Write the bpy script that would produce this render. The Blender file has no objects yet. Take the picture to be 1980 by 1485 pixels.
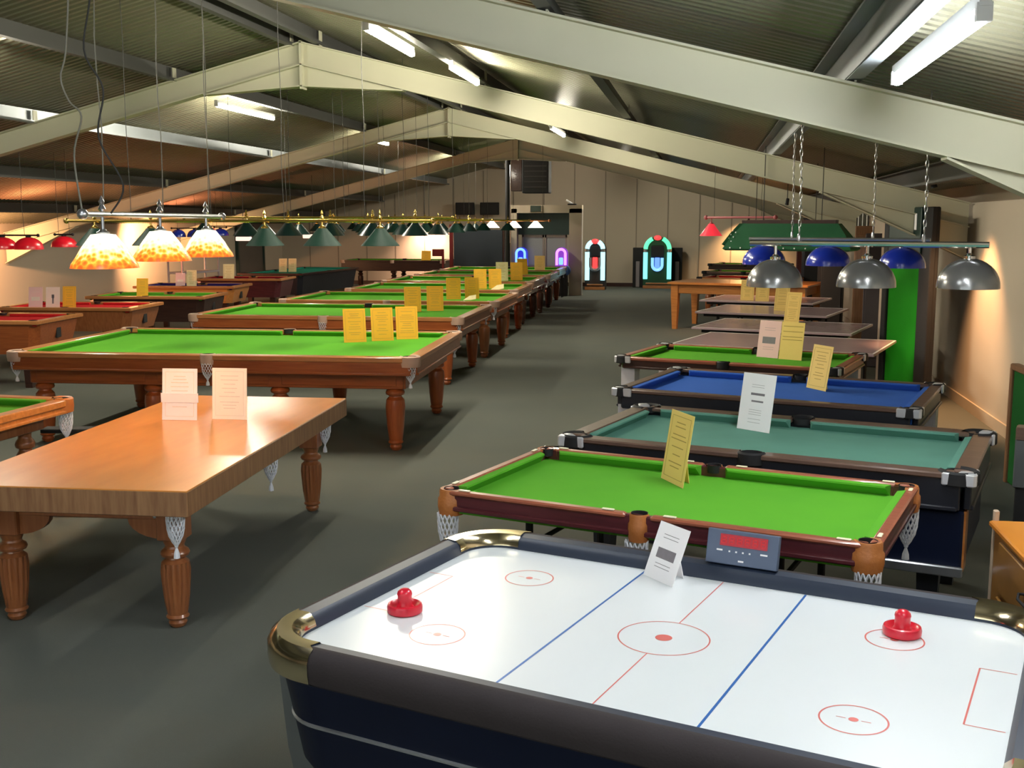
import bpy, bmesh, math, random
from math import sin, cos, pi, radians, atan2, hypot, sqrt
from mathutils import Vector, Matrix, Euler
random.seed(7)
SC = bpy.context.scene
COL = SC.collection

# ------------------------------------------------------------------ camera
cam_d = bpy.data.cameras.new('camera')
cam = bpy.data.objects.new('camera', cam_d); COL.objects.link(cam)
cam_d.sensor_width = 36.0
cam_d.lens = 36.0 * 2136.0 / 1980.0
cam.location = (0, 0, 2.05)
cam.rotation_euler = (radians(90 - 8.31), 0, radians(9.855))
cam_d.clip_start = 0.05; cam_d.clip_end = 200
SC.camera = cam

# ------------------------------------------------------------------ view, world
SC.view_settings.view_transform = 'Standard'
SC.view_settings.look = 'None'
SC.view_settings.gamma = 1.0
SC.view_settings.use_curve_mapping = False
SC.view_settings.exposure = 1.52

world = bpy.data.worlds.new('world'); SC.world = world
world.use_nodes = True
bg = world.node_tree.nodes['Background']
bg.inputs[0].default_value = (0.75, 0.88, 1.0, 1)
bg.inputs[1].default_value = 0.6


def area(name, loc, rot, sx, sy, power, col):
    d = bpy.data.lights.new(name, 'AREA'); d.shape = 'RECTANGLE'; d.size = sx; d.size_y = sy
    d.energy = power; d.color = col
    o = bpy.data.objects.new(name, d); COL.objects.link(o)
    o.location = loc; o.rotation_euler = [radians(a) for a in rot]
    return o


def spot(name, loc, target, power, col, size, blend=0.8, rad=0.06):
    d = bpy.data.lights.new(name, 'SPOT'); d.energy = power; d.color = col
    d.spot_size = radians(size); d.spot_blend = blend; d.shadow_soft_size = rad
    o = bpy.data.objects.new(name, d); COL.objects.link(o)
    o.location = loc
    v = Vector(target) - Vector(loc)
    o.rotation_euler = v.to_track_quat('-Z', 'Y').to_euler()
    return o


# daylight through the glazed opening in the wall behind the camera
area('daylight_window', (-2.5, -2.6, 1.75), (-80, 0, 0), 7.0, 1.5, 380, (0.80, 0.92, 1.0))
# wall washers
WARM = (1.0, 0.62, 0.33)
WASH = []

# ------------------------------------------------------------------ materials
MATS = {}


def mat(name, col, rough=0.6, metal=0.0, noise=0.0, nscale=8.0, col2=None, bump=0.0, bscale=60.0,
        coat=0.0, emit=None, estr=0.0, stretch=None, spec=0.5, trans=0.0, alpha=1.0):
    if name in MATS: return MATS[name]
    m = bpy.data.materials.new(name); m.use_nodes = True
    nt = m.node_tree; b = nt.nodes['Principled BSDF']
    b.inputs['Base Color'].default_value = (*col, 1)
    b.inputs['Roughness'].default_value = rough
    b.inputs['Metallic'].default_value = metal
    b.inputs['Specular IOR Level'].default_value = spec
    b.inputs['Coat Weight'].default_value = coat
    b.inputs['Coat Roughness'].default_value = 0.08
    b.inputs['Transmission Weight'].default_value = trans
    tc = nt.nodes.new('ShaderNodeTexCoord')
    mp = nt.nodes.new('ShaderNodeMapping')
    nt.links.new(tc.outputs['Object'], mp.inputs['Vector'])
    if stretch: mp.inputs['Scale'].default_value = stretch
    c2 = col2 or tuple(min(1, c * (1 - 0.35)) for c in col)
    if noise > 0:
        n = nt.nodes.new('ShaderNodeTexNoise'); n.inputs['Scale'].default_value = nscale
        n.inputs['Detail'].default_value = 4
        nt.links.new(mp.outputs['Vector'], n.inputs['Vector'])
        r = nt.nodes.new('ShaderNodeValToRGB')
        r.color_ramp.elements[0].position = 0.5 - 0.25; r.color_ramp.elements[1].position = 0.5 + 0.25
        a = tuple(col[i] * (1 - noise) + c2[i] * noise for i in range(3))
        r.color_ramp.elements[0].color = (*a, 1); r.color_ramp.elements[1].color = (*col, 1)
        nt.links.new(n.outputs['Fac'], r.inputs['Fac'])
        nt.links.new(r.outputs['Color'], b.inputs['Base Color'])
    if bump > 0:
        n2 = nt.nodes.new('ShaderNodeTexNoise'); n2.inputs['Scale'].default_value = bscale
        nt.links.new(mp.outputs['Vector'], n2.inputs['Vector'])
        bp = nt.nodes.new('ShaderNodeBump'); bp.inputs['Strength'].default_value = bump
        bp.inputs['Distance'].default_value = 0.01
        nt.links.new(n2.outputs['Fac'], bp.inputs['Height'])
        nt.links.new(bp.outputs['Normal'], b.inputs['Normal'])
    if emit:
        b.inputs['Emission Color'].default_value = (*emit, 1)
        b.inputs['Emission Strength'].default_value = estr
    MATS[name] = m
    return m


def woodmat(name, c1, c2, rough=0.35, coat=0.3, stretch=(1.2, 14, 14)):
    return mat(name, c1, rough, noise=1.0, nscale=3.0, col2=c2, coat=coat, stretch=stretch, spec=0.4)


GREEN = mat('green_baize', (0.10, 0.37, 0.022), 0.95, noise=0.4, nscale=3, col2=(0.075, 0.31, 0.025), bump=0.15, bscale=400, spec=0.15)
GREEN_D = mat('green_cushion_cloth', (0.05, 0.28, 0.02), 0.95, noise=0.4, nscale=20, spec=0.15)
TEAL = mat('teal_cloth', (0.12, 0.30, 0.235), 0.95, noise=0.4, nscale=3, bump=0.1, bscale=400, spec=0.15)
BLUE = mat('blue_cloth', (0.04, 0.14, 0.56), 0.95, noise=0.3, nscale=3, spec=0.15)
RED = mat('red_cloth', (0.55, 0.015, 0.02), 0.95, noise=0.3, nscale=3, spec=0.15)
NAVYC = mat('navy_cloth', (0.035, 0.02, 0.16), 0.95, noise=0.3, nscale=3, spec=0.15)
TEALF = mat('turquoise_cloth', (0.02, 0.28, 0.20), 0.95, noise=0.3, nscale=3, spec=0.15)
MAROON = mat('maroon_cloth', (0.25, 0.01, 0.02), 0.95, noise=0.3, nscale=3, spec=0.15)
W_ORANGE = woodmat('honey_oak_wood', (0.62, 0.25, 0.065), (0.42, 0.15, 0.035), 0.3, 0.5)
W_OAKTOP = woodmat('varnished_oak_top', (0.70, 0.29, 0.065), (0.56, 0.215, 0.042), 0.20, 0.6, (3, .6, 3))
W_OAKTOP.node_tree.nodes['Principled BSDF'].inputs['Coat Roughness'].default_value = 0.24
W_OAKTOP.node_tree.nodes['Principled BSDF'].inputs['Roughness'].default_value = 0.3
W_EDGE = woodmat('grained_oak_edge', (0.36, 0.19, 0.085), (0.20, 0.09, 0.04), 0.45, 0.1, (16, 16, 1.5))
W_LEG = woodmat('oak_leg_wood', (0.36, 0.13, 0.045), (0.24, 0.075, 0.025), 0.32, 0.4, (14, 14, 1.2))
W_MAHOG = woodmat('mahogany_wood', (0.36, 0.10, 0.025), (0.24, 0.055, 0.014), 0.32, 0.4)
W_MAHOG_L = woodmat('mahogany_leg_wood', (0.40, 0.10, 0.026), (0.27, 0.06, 0.016), 0.3, 0.4, (14, 14, 1.2))
W_RAIL = woodmat('light_rail_wood', (0.50, 0.22, 0.075), (0.36, 0.13, 0.04), 0.3, 0.4)
W_DARK = woodmat('dark_stained_wood', (0.055, 0.022, 0.015), (0.03, 0.012, 0.01), 0.35, 0.3)
W_DARKLEG = woodmat('dark_leg_wood', (0.085, 0.035, 0.022), (0.04, 0.018, 0.012), 0.35, 0.3, (14, 14, 1.2))
W_PLUM = woodmat('plum_mahogany_wood', (0.13, 0.025, 0.03), (0.07, 0.015, 0.02), 0.3, 0.4)
W_PLUMTOP = woodmat('red_brown_rail_wood', (0.40, 0.13, 0.07), (0.28, 0.08, 0.045), 0.3, 0.4)
W_GREYBR = woodmat('grey_brown_rail', (0.17, 0.10, 0.07), (0.10, 0.06, 0.045), 0.35, 0.3)
BLACK = mat('black_laminate', (0.012, 0.013, 0.02), 0.4, noise=0.4, nscale=6, coat=0.1)
BLACKM = mat('matt_black', (0.008, 0.008, 0.009), 0.75, noise=0.3, nscale=9)
NAVY = mat('navy_laminate', (0.004, 0.008, 0.028), 0.45, noise=0.3, nscale=5, spec=0.25)
RAILGR = mat('dark_grey_rail_vinyl', (0.042, 0.035, 0.037), 0.65, noise=0.3, nscale=7, bump=0.1, bscale=120, spec=0.15)
RAILIN = mat('slate_blue_rail_inner', (0.020, 0.030, 0.055), 0.4, noise=0.2, nscale=7)
GREYP = mat('grey_panel', (0.10, 0.11, 0.11), 0.5, noise=0.3, nscale=5)
CCAP = mat('chrome_corner', (0.85, 0.86, 0.90), 0.28, metal=0.55, noise=0.1, nscale=9)
CHROME = mat('chrome', (0.85, 0.86, 0.88), 0.14, metal=1.0)
SILVER = mat('brushed_silver', (0.62, 0.64, 0.68), 0.3, metal=0.9, noise=0.2, nscale=30)
GOLDCH = mat('warm_polished_metal', (0.80, 0.68, 0.45), 0.15, metal=1.0)
BRASS = mat('brass', (0.80, 0.56, 0.16), 0.25, metal=1.0, noise=0.2, nscale=20)
OLDBRASS = mat('antique_brass', (0.42, 0.36, 0.13), 0.4, metal=0.9, noise=0.3, nscale=20)
LEATHER = mat('tan_leather', (0.50, 0.17, 0.04), 0.45, noise=0.4, nscale=14, bump=0.2, bscale=90)
LEATHER_P = mat('pale_leather', (0.52, 0.34, 0.25), 0.5, noise=0.3, nscale=14)
NET = mat('white_net_cord', (0.80, 0.82, 0.88), 0.8, noise=0.2, nscale=60)
HOLE = mat('pocket_dark', (0.01, 0.01, 0.012), 0.8, noise=0.2, nscale=20)
WHITEPF = mat('glossy_white_playfield', (0.77, 0.81, 0.83), 0.26, noise=0.05, nscale=2, coat=0.12, spec=0.35)
REDLINE = mat('red_line_print', (0.70, 0.16, 0.14), 0.3, noise=0.1, nscale=9)
BLUELINE = mat('blue_line_print', (0.03, 0.14, 0.45), 0.3, noise=0.1, nscale=9)
REDPL = mat('red_plastic', (0.68, 0.012, 0.035), 0.3, noise=0.1, nscale=9, coat=0.3)
SCORER = mat('slate_plastic', (0.09, 0.12, 0.19), 0.45, noise=0.2, nscale=9)
LEDP = mat('dark_red_display', (0.10, 0.0, 0.005), 0.2, noise=0.1, nscale=9, emit=(0.9, 0.0, 0.03), estr=0.11)
LEDS = mat('red_led_segment', (0.3, 0.0, 0.0), 0.3, noise=0.1, nscale=9, emit=(1.0, 0.01, 0.02), estr=0.10)
YEL = mat('yellow_card', (0.92, 0.46, 0.03), 0.8, noise=0.15, nscale=5)
YELP = mat('pale_yellow_card', (0.92, 0.66, 0.20), 0.8, noise=0.15, nscale=5)
CREAM = mat('cream_card', (0.90, 0.76, 0.42), 0.8, noise=0.1, nscale=5)
WHITEC = mat('white_card', (0.93, 0.92, 0.93), 0.75, noise=0.08, nscale=5)
PINKC = mat('pink_card', (0.85, 0.55, 0.53), 0.8, noise=0.1, nscale=5)
INK_Y = mat('printed_ink_brown', (0.50, 0.30, 0.06), 0.8, noise=0.2, nscale=40)
INK_G = mat('printed_ink_grey', (0.22, 0.20, 0.22), 0.8, noise=0.3, nscale=40)
INK_P = mat('printed_ink_pale', (0.84, 0.72, 0.62), 0.8, noise=0.3, nscale=40)
CONE = mat('dark_green_shade', (0.0015, 0.024, 0.015), 0.6, noise=0.2, nscale=9, spec=0.25)
CONEB = mat('blackish_green_shade', (0.004, 0.020, 0.018), 0.35, noise=0.2, nscale=9, coat=0.2)
SHADE_IN = mat('white_shade_lining', (0.75, 0.74, 0.7), 0.6, noise=0.1, nscale=9)
DOME_S = mat('silver_dome', (0.30, 0.30, 0.30), 0.24, metal=0.55, noise=0.15, nscale=4, coat=0.5)
DOME_B = mat('blue_dome', (0.012, 0.035, 0.42), 0.22, noise=0.1, nscale=4, coat=0.6)
DOME_R = mat('red_dome', (0.62, 0.006, 0.02), 0.3, noise=0.1, nscale=4, coat=0.5, emit=(1, 0.02, 0.03), estr=0.04)
DOME_RL = mat('lit_red_dome', (0.75, 0.02, 0.04), 0.3, noise=0.1, nscale=4, coat=0.5, emit=(1, 0.05, 0.07), estr=0.25)
WIRE = mat('dark_cable', (0.03, 0.03, 0.028), 0.7, noise=0.1, nscale=50)
WIREL = mat('pale_cable', (0.20, 0.19, 0.15), 0.6, noise=0.1, nscale=50)
STEEL = mat('cream_painted_steel', (0.50, 0.49, 0.36), 0.55, noise=0.25, nscale=2.5, col2=(0.42, 0.41, 0.29))
PURL = mat('dark_grey_purlin', (0.07, 0.072, 0.068), 0.5, metal=0.3, noise=0.3, nscale=3)
PURLG = mat('galvanised_purlin', (0.20, 0.22, 0.23), 0.45, metal=0.6, noise=0.3, nscale=3)
TUBE = mat('fluorescent_tube', (1, 1, 1), 0.4, noise=0.02, nscale=5, emit=(0.93, 0.97, 1.0), estr=54)
TUBEW = mat('warm_fluorescent_tube', (1, 1, 1), 0.4, noise=0.02, nscale=5, emit=(1.0, 0.93, 0.76), estr=120)
TRAY = mat('white_light_tray', (0.75, 0.76, 0.76), 0.5, noise=0.1, nscale=5)
GLASS = mat('door_glass', (0.35, 0.36, 0.33), 0.1, noise=0.1, nscale=3, spec=0.6)
CREAMP = mat('cream_partition', (0.50, 0.42, 0.31), 0.7, noise=0.2, nscale=3)
DKGREEN = mat('dark_green_panel', (0.012, 0.035, 0.028), 0.5, noise=0.3, nscale=3)
SLATE = mat('slate_board', (0.022, 0.030, 0.042), 0.55, noise=0.3, nscale=3)
BRIGHTG = mat('bright_green_cloth', (0.02, 0.33, 0.012), 0.9, noise=0.3, nscale=3, spec=0.15)
TTTOP = mat('grey_lilac_tabletop', (0.46, 0.33, 0.35), 0.24, noise=0.2, nscale=3, coat=0.3)
WLINE = mat('white_table_line', (0.85, 0.80, 0.74), 0.5, noise=0.05, nscale=5)
BROWNB = woodmat('brown_board', (0.30, 0.15, 0.07), (0.20, 0.09, 0.04), 0.5, 0.1, (14, 14, 1))
BEIGEP = mat('beige_board', (0.50, 0.38, 0.27), 0.6, noise=0.2, nscale=3)


def tiffany():
    m = bpy.data.materials.new('stained_glass_shade'); m.use_nodes = True
    nt = m.node_tree; b = nt.nodes['Principled BSDF']
    tc = nt.nodes.new('ShaderNodeTexCoord')
    vo = nt.nodes.new('ShaderNodeTexVoronoi'); vo.inputs['Scale'].default_value = 34
    nt.links.new(tc.outputs['Object'], vo.inputs['Vector'])
    se = nt.nodes.new('ShaderNodeSeparateXYZ'); nt.links.new(tc.outputs['Object'], se.inputs[0])
    wn = nt.nodes.new('ShaderNodeMath'); wn.operation = 'MULTIPLY_ADD'
    wn.inputs[1].default_value = 0.10; nt.links.new(vo.outputs['Distance'], wn.inputs[0])
    nt.links.new(se.outputs['Z'], wn.inputs[2])
    mr = nt.nodes.new('ShaderNodeMapRange'); mr.inputs[1].default_value = 0.0; mr.inputs[2].default_value = 0.19
    nt.links.new(wn.outputs[0], mr.inputs[0])
    r = nt.nodes.new('ShaderNodeValToRGB')
    el = r.color_ramp.elements
    el[0].position = 0.0; el[0].color = (0.75, 0.10, 0.03, 1)
    el[1].position = 1.0; el[1].color = (1.0, 0.93, 0.74, 1)
    for p_, c_ in ((0.26, (0.85, 0.11, 0.015, 1)), (0.42, (0.9, 0.20, 0.02, 1)), (0.56, (0.95, 0.42, 0.04, 1)), (0.74, (1.0, 0.80, 0.34, 1))):
        e = el.new(p_); e.color = c_
    nt.links.new(mr.outputs[0], r.inputs['Fac'])
    cr = nt.nodes.new('ShaderNodeValToRGB')
    cr.color_ramp.elements[0].position = 0.0; cr.color_ramp.elements[0].color = (0.55, 0.5, 0.4, 1)
    cr.color_ramp.elements[1].position = 0.35; cr.color_ramp.elements[1].color = (1, 1, 1, 1)
    nt.links.new(vo.outputs['Color'], cr.inputs['Fac'])
    mx = nt.nodes.new('ShaderNodeMix'); mx.data_type = 'RGBA'; mx.blend_type = 'MULTIPLY'
    mx.inputs[0].default_value = 0.6
    nt.links.new(r.outputs['Color'], mx.inputs[6]); nt.links.new(cr.outputs['Color'], mx.inputs[7])
    nt.links.new(mx.outputs[2], b.inputs['Base Color'])
    nt.links.new(mx.outputs[2], b.inputs['Emission Color'])
    b.inputs['Emission Strength'].default_value = 0.48
    b.inputs['Roughness'].default_value = 0.3
    return m


TIFF = tiffany()
WHITESH = mat('lit_opal_shade', (0.9, 0.85, 0.7), 0.4, noise=0.05, nscale=5, emit=(1.0, 0.86, 0.62), estr=1.1)
SIGNW = mat('pale_lit_sign', (0.8, 0.75, 0.68), 0.5, noise=0.05, nscale=5, emit=(1.0, 0.80, 0.68), estr=0.33)


def glowmat(name, col, s):
    return mat(name, tuple(0.5 * c for c in col), 0.4, noise=0.1, nscale=6, emit=col, estr=s * 0.62)


J_AQUA = glowmat('aqua_neon', (0.20, 0.95, 0.95), 0.95)
J_GRN = glowmat('green_neon', (0.12, 0.85, 0.42), 0.8)
J_CYAN = glowmat('cyan_neon', (0.42, 0.90, 1.0), 0.95)
J_BLUE = glowmat('blue_neon', (0.10, 0.22, 1.0), 1.1)
J_SKY = glowmat('sky_neon', (0.18, 0.42, 1.0), 1.0)
J_RED = glowmat('red_neon', (1.0, 0.06, 0.06), 0.75)
J_YEL = glowmat('lime_neon', (0.55, 0.9, 0.30), 0.8)
J_PUR = glowmat('purple_neon', (0.75, 0.16, 1.0), 1.1)
J_PNK = glowmat('pink_neon', (1.0, 0.30, 0.85), 0.9)


# ------------------------------------------------------------------ mesh builder
class MB:
    def __init__(s): s.v = []; s.f = []; s.m = []; s.mi = 0

    def add(s, vs, fs):
        b = len(s.v); s.v += [tuple(v) for v in vs]
        for f in fs: s.f.append([b + i for i in f]); s.m.append(s.mi)
        return s

    def mat(s, i): s.mi = i; return s

    def box(s, c, d, rz=0.0, M=None):
        hx, hy, hz = d[0] / 2, d[1] / 2, d[2] / 2
        vs = [Vector((x, y, z)) for z in (-hz, hz) for x, y in ((-hx, -hy), (hx, -hy), (hx, hy), (-hx, hy))]
        if M is not None: vs = [M @ v for v in vs]
        if rz: R = Matrix.Rotation(rz, 3, 'Z'); vs = [R @ v for v in vs]
        vs = [v + Vector(c) for v in vs]
        return s.add(vs, [(3, 2, 1, 0), (4, 5, 6, 7), (0, 1, 5, 4), (1, 2, 6, 5), (2, 3, 7, 6), (3, 0, 4, 7)])

    def bevbox(s, c, d, b=0.006, rz=0.0):
        """box with chamfered edges: three stacked loops each side"""
        L, W, H = d
        hz = H / 2
        loops = []
        for z, k in ((-hz, b), (-hz + b, 0), (hz - b, 0), (hz, b)):
            loops.append((L - 2 * k, W - 2 * k, z))
        vs = []; fs = []
        for (l, w, z) in loops:
            c4 = b if b < min(l, w) / 3 else min(l, w) / 4
            for x, y in ((l / 2, -w / 2 + c4), (l / 2, w / 2 - c4), (l / 2 - c4, w / 2), (-l / 2 + c4, w / 2), (-l / 2, w / 2 - c4), (-l / 2, -w / 2 + c4), (-l / 2 + c4, -w / 2), (l / 2 - c4, -w / 2)):
                vs.append(Vector((x, y, z)))
        for i in range(3):
            for j in range(8):
                a = i * 8 + j; b2 = i * 8 + (j + 1) % 8
                fs.append((a, b2, b2 + 8, a + 8))
        fs.append(tuple(reversed(range(8)))); fs.append(tuple(range(24, 32)))
        if rz: R = Matrix.Rotation(rz, 3, 'Z'); vs = [R @ v for v in vs]
        vs = [v + Vector(c) for v in vs]
        return s.add(vs, fs)

    def lathe(s, prof, c=(0, 0, 0), n=16, flute=0, famp=0.0, fr=None, cap=True, arc=(0, 2 * pi), M=None):
        vs = []; fs = []
        full = abs(arc[1] - arc[0] - 2 * pi) < 1e-6
        cols = n if full else n + 1
        for (r, z) in prof:
            for j in range(cols):
                a = arc[0] + (arc[1] - arc[0]) * j / n
                rr = r
                if flute and fr and fr[0] < z < fr[1]: rr = r * (1 - famp * abs(sin(a * flute / 2)) ** 3 * 1.0)
                vs.append(Vector((rr * cos(a), rr * sin(a), z)))
        for i in range(len(prof) - 1):
            for j in range(n):
                a = i * cols + j; b = i * cols + (j + 1) % cols
                fs.append((a, b, b + cols, a + cols))
        if cap and full:
            if prof[0][0] > 1e-4: fs.append(tuple(reversed(range(n))))
            if prof[-1][0] > 1e-4: fs.append(tuple(range((len(prof) - 1) * n, len(prof) * n)))
        if M is not None: vs = [M @ v for v in vs]
        vs = [v + Vector(c) for v in vs]
        return s.add(vs, fs)

    def tube(s, pts, r, n=6, cap=True):
        pts = [Vector(p) for p in pts]
        vs = []; fs = []
        up = None
        for i, p in enumerate(pts):
            if i == 0: t = pts[1] - p
            elif i == len(pts) - 1: t = p - pts[i - 1]
            else: t = (pts[i + 1] - pts[i - 1])
            t.normalize()
            if up is None:
                up = Vector((0, 0, 1)) if abs(t.z) < 0.9 else Vector((1, 0, 0))
            a = t.cross(up).normalized(); b = a.cross(t).normalized(); up = b
            rr = r[i] if isinstance(r, (list, tuple)) else r
            for j in range(n):
                an = 2 * pi * j / n
                vs.append(p + a * (rr * cos(an)) + b * (rr * sin(an)))
        for i in range(len(pts) - 1):
            for j in range(n):
                q = i * n + j; w = i * n + (j + 1) % n
                fs.append((q, q + n, w + n, w))
        if cap:
            fs.append(tuple(range(n))); fs.append(tuple(reversed(range((len(pts) - 1) * n, len(pts) * n))))
        return s.add(vs, fs)

    def loft(s, loops, closed=True, cap0=False, cap1=False):
        n = len(loops[0]); vs = []; fs = []
        for l in loops: vs += [Vector(p) for p in l]
        for i in range(len(loops) - 1):
            for j in range(n if closed else n - 1):
                a = i * n + j; b = i * n + (j + 1) % n
                fs.append((a, b, b + n, a + n))
        if cap0: fs.append(tuple(reversed(range(n))))
        if cap1: fs.append(tuple(range((len(loops) - 1) * n, len(loops) * n)))
        return s.add(vs, fs)

    def prism(s, poly, axis, a0, a1):
        """extrude 2-D polygon; axis 'x': poly=(y,z) ; 'y': poly=(x,z) ; 'z': poly=(x,y)"""
        def P(p, t):
            return {'x': (t, p[0], p[1]), 'y': (p[0], t, p[1]), 'z': (p[0], p[1], t)}[axis]
        n = len(poly)
        vs = [P(p, a0) for p in poly] + [P(p, a1) for p in poly]
        fs = [(i, (i + 1) % n, (i + 1) % n + n, i + n) for i in range(n)]
        fs += [tuple(reversed(range(n))), tuple(range(n, 2 * n))]
        return s.add(vs, fs)

    def sphere(s, c, r, n=12, sc=(1, 1, 1)):
        m = n // 2
        prof = [(r * sin(pi * i / m), -r * cos(pi * i / m)) for i in range(m + 1)]
        prof[0] = (1e-5, -r); prof[-1] = (1e-5, r)
        M = Matrix.Diagonal(sc)
        return s.lathe(prof, c, n, cap=False, M=M)

    def build(s, name, mats, parent=None, loc=None, rz=None, smooth=35, bevel=0.0):
        me = bpy.data.meshes.new(name)
        me.from_pydata(s.v, [], s.f)
        if not isinstance(mats, (list, tuple)): mats = [mats]
        for m in mats: me.materials.append(m)
        if any(s.m): me.polygons.foreach_set('material_index', s.m)
        bm = bmesh.new(); bm.from_mesh(me)
        bmesh.ops.recalc_face_normals(bm, faces=bm.faces); bm.to_mesh(me); bm.free()
        if smooth:
            me.polygons.foreach_set('use_smooth', [True] * len(me.polygons))
            me.set_sharp_from_angle(angle=radians(smooth))
        me.update()
        o = bpy.data.objects.new(name, me); COL.objects.link(o)
        if parent: o.parent = parent
        if loc is not None: o.location = loc
        if rz is not None: o.rotation_euler = (0, 0, rz)
        if bevel:
            bv = o.modifiers.new('bevel', 'BEVEL'); bv.width = bevel; bv.segments = 2; bv.limit_method = 'ANGLE'
        return o


def tag(o, label=None, cat=None, group=None, kind=None):
    if label: o['label'] = label
    if cat: o['category'] = cat
    if group: o['group'] = group
    if kind: o['kind'] = kind
    return o


def empty(name, loc, rz=0.0, label=None, cat=None, group=None):
    o = bpy.data.objects.new(name, None); COL.objects.link(o)
    o.location = loc; o.rotation_euler = (0, 0, rz); o.empty_display_size = 0.1
    return tag(o, label, cat, group)


def struct(name, mb, m, smooth=35, **k):
    o = mb.build(name, m, smooth=smooth, **k); o['kind'] = 'structure'; return o


def link_copy(src, parent, loc=None, rz=None):
    c = src.copy(); COL.objects.link(c); c.parent = parent
    if loc is not None: c.location = loc
    if rz is not None: c.rotation_euler = (0, 0, rz)
    return c


# ------------------------------------------------------------------ structure
XL, XR, YB, YF = -14.2, 2.9, -3.0, 36.0
XRG = -4.8


def zr(x): return 4.18 - 0.25 * abs(x - XRG)       # top of rafters
def zs(x): return zr(x) + 0.20                     # underside of sheeting


def carpet():
    m = mat('grey_green_carpet', (0.135, 0.140, 0.118), 0.95, noise=0.5, nscale=1.2, col2=(0.105, 0.122, 0.115), bump=0.4, bscale=260, spec=0.1)
    return m


def wallmat():
    return mat('painted_wall', (0.50, 0.43, 0.33), 0.8, noise=0.25, nscale=1.5, col2=(0.44, 0.38, 0.29), bump=0.05, bscale=40)


WALL = wallmat()
b = MB(); b.box(((XL + XR) / 2, (YB + YF) / 2, -0.05), (XR - XL + .6, YF - YB + .6, 0.1)); struct('floor', b, carpet())

b = MB(); b.box((XR + 0.08, (YB + YF) / 2, zs(XR) / 2), (0.16, YF - YB, zs(XR) + .05)); struct('wall_right', b, WALL)
b = MB(); b.box((XL - 0.08, (YB + YF) / 2, zs(XL) / 2), (0.16, YF - YB, zs(XL) + .05)); struct('wall_left', b, WALL)
b = MB(); b.prism([(XL - .1, 0), (XR + .1, 0), (XR + .1, zs(XR)), (XRG, zs(XRG)), (XL - .1, zs(XL))], 'y', YF, YF + .16)
struct('wall_back', b, WALL)
# vertical panel joints on the far wall
b = MB()
for i in range(-13, 3):
    x = i * 1.0 - 0.2
    b.box((x, YF - 0.006, zs(x) / 2), (0.03, 0.012, zs(x) - .1))
struct('trim_1', b, mat('panel_joint', (0.26, 0.22, 0.17), 0.8, noise=0.2, nscale=3))
b = MB(); b.box((XR - .01, (YB + YF) / 2, .06), (0.02, YF - YB, 0.12)); struct('baseboard_right', b, CREAMP)
b = MB(); b.box(((XL + XR) / 2, YF - .012, .06), (XR - XL, 0.02, 0.12)); struct('baseboard_back', b, W_DARK)
# wall behind the camera with its glazed opening
b = MB()
b.box(((XL + XR) / 2, YB, 0.5), (XR - XL, .16, 1.0))
b.box(((XL - 6.2) / 2, YB, 1.8), (-6.2 - XL, .16, 1.6)); b.box(((1.2 + XR) / 2, YB, 1.8), (XR - 1.2, .16, 1.6))
b.prism([(XL, 2.5 - .9), (XL, zs(XL)), (XRG, zs(XRG)), (XR, zs(XR)), (XR, 2.5), (-12, 2.5)], 'y', YB - .08, YB + .08)
struct('wall_front', b, WALL)

# corrugated roof sheeting, ribs run down the slope
SHEET = mat('ribbed_roof_sheet', (0.19, 0.183, 0.125), 0.36, metal=0.3, noise=0.35, nscale=0.7, col2=(0.165, 0.155, 0.10), spec=0.5)
per = 0.12
prof = []
y = YB
while y < YF:
    prof += [(y, 0), (y + .05, 0), (y + .065, .022), (y + .105, .022)]
    y += per
prof.append((y, 0))
b = MB()
for xa, xb in ((XL - .1, XRG), (XRG, XR + .1)):
    l0 = [(xa, p[0], zs(xa) + p[1]) for p in prof]; l1 = [(xb, p[0], zs(xb) + p[1]) for p in prof]
    b.loft([l0, l1], closed=False)
struct('ceiling', b, SHEET, smooth=0)

# rafters (portal frames)
FR = [6.35, 13.0, 20.75, 28.5]


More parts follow.
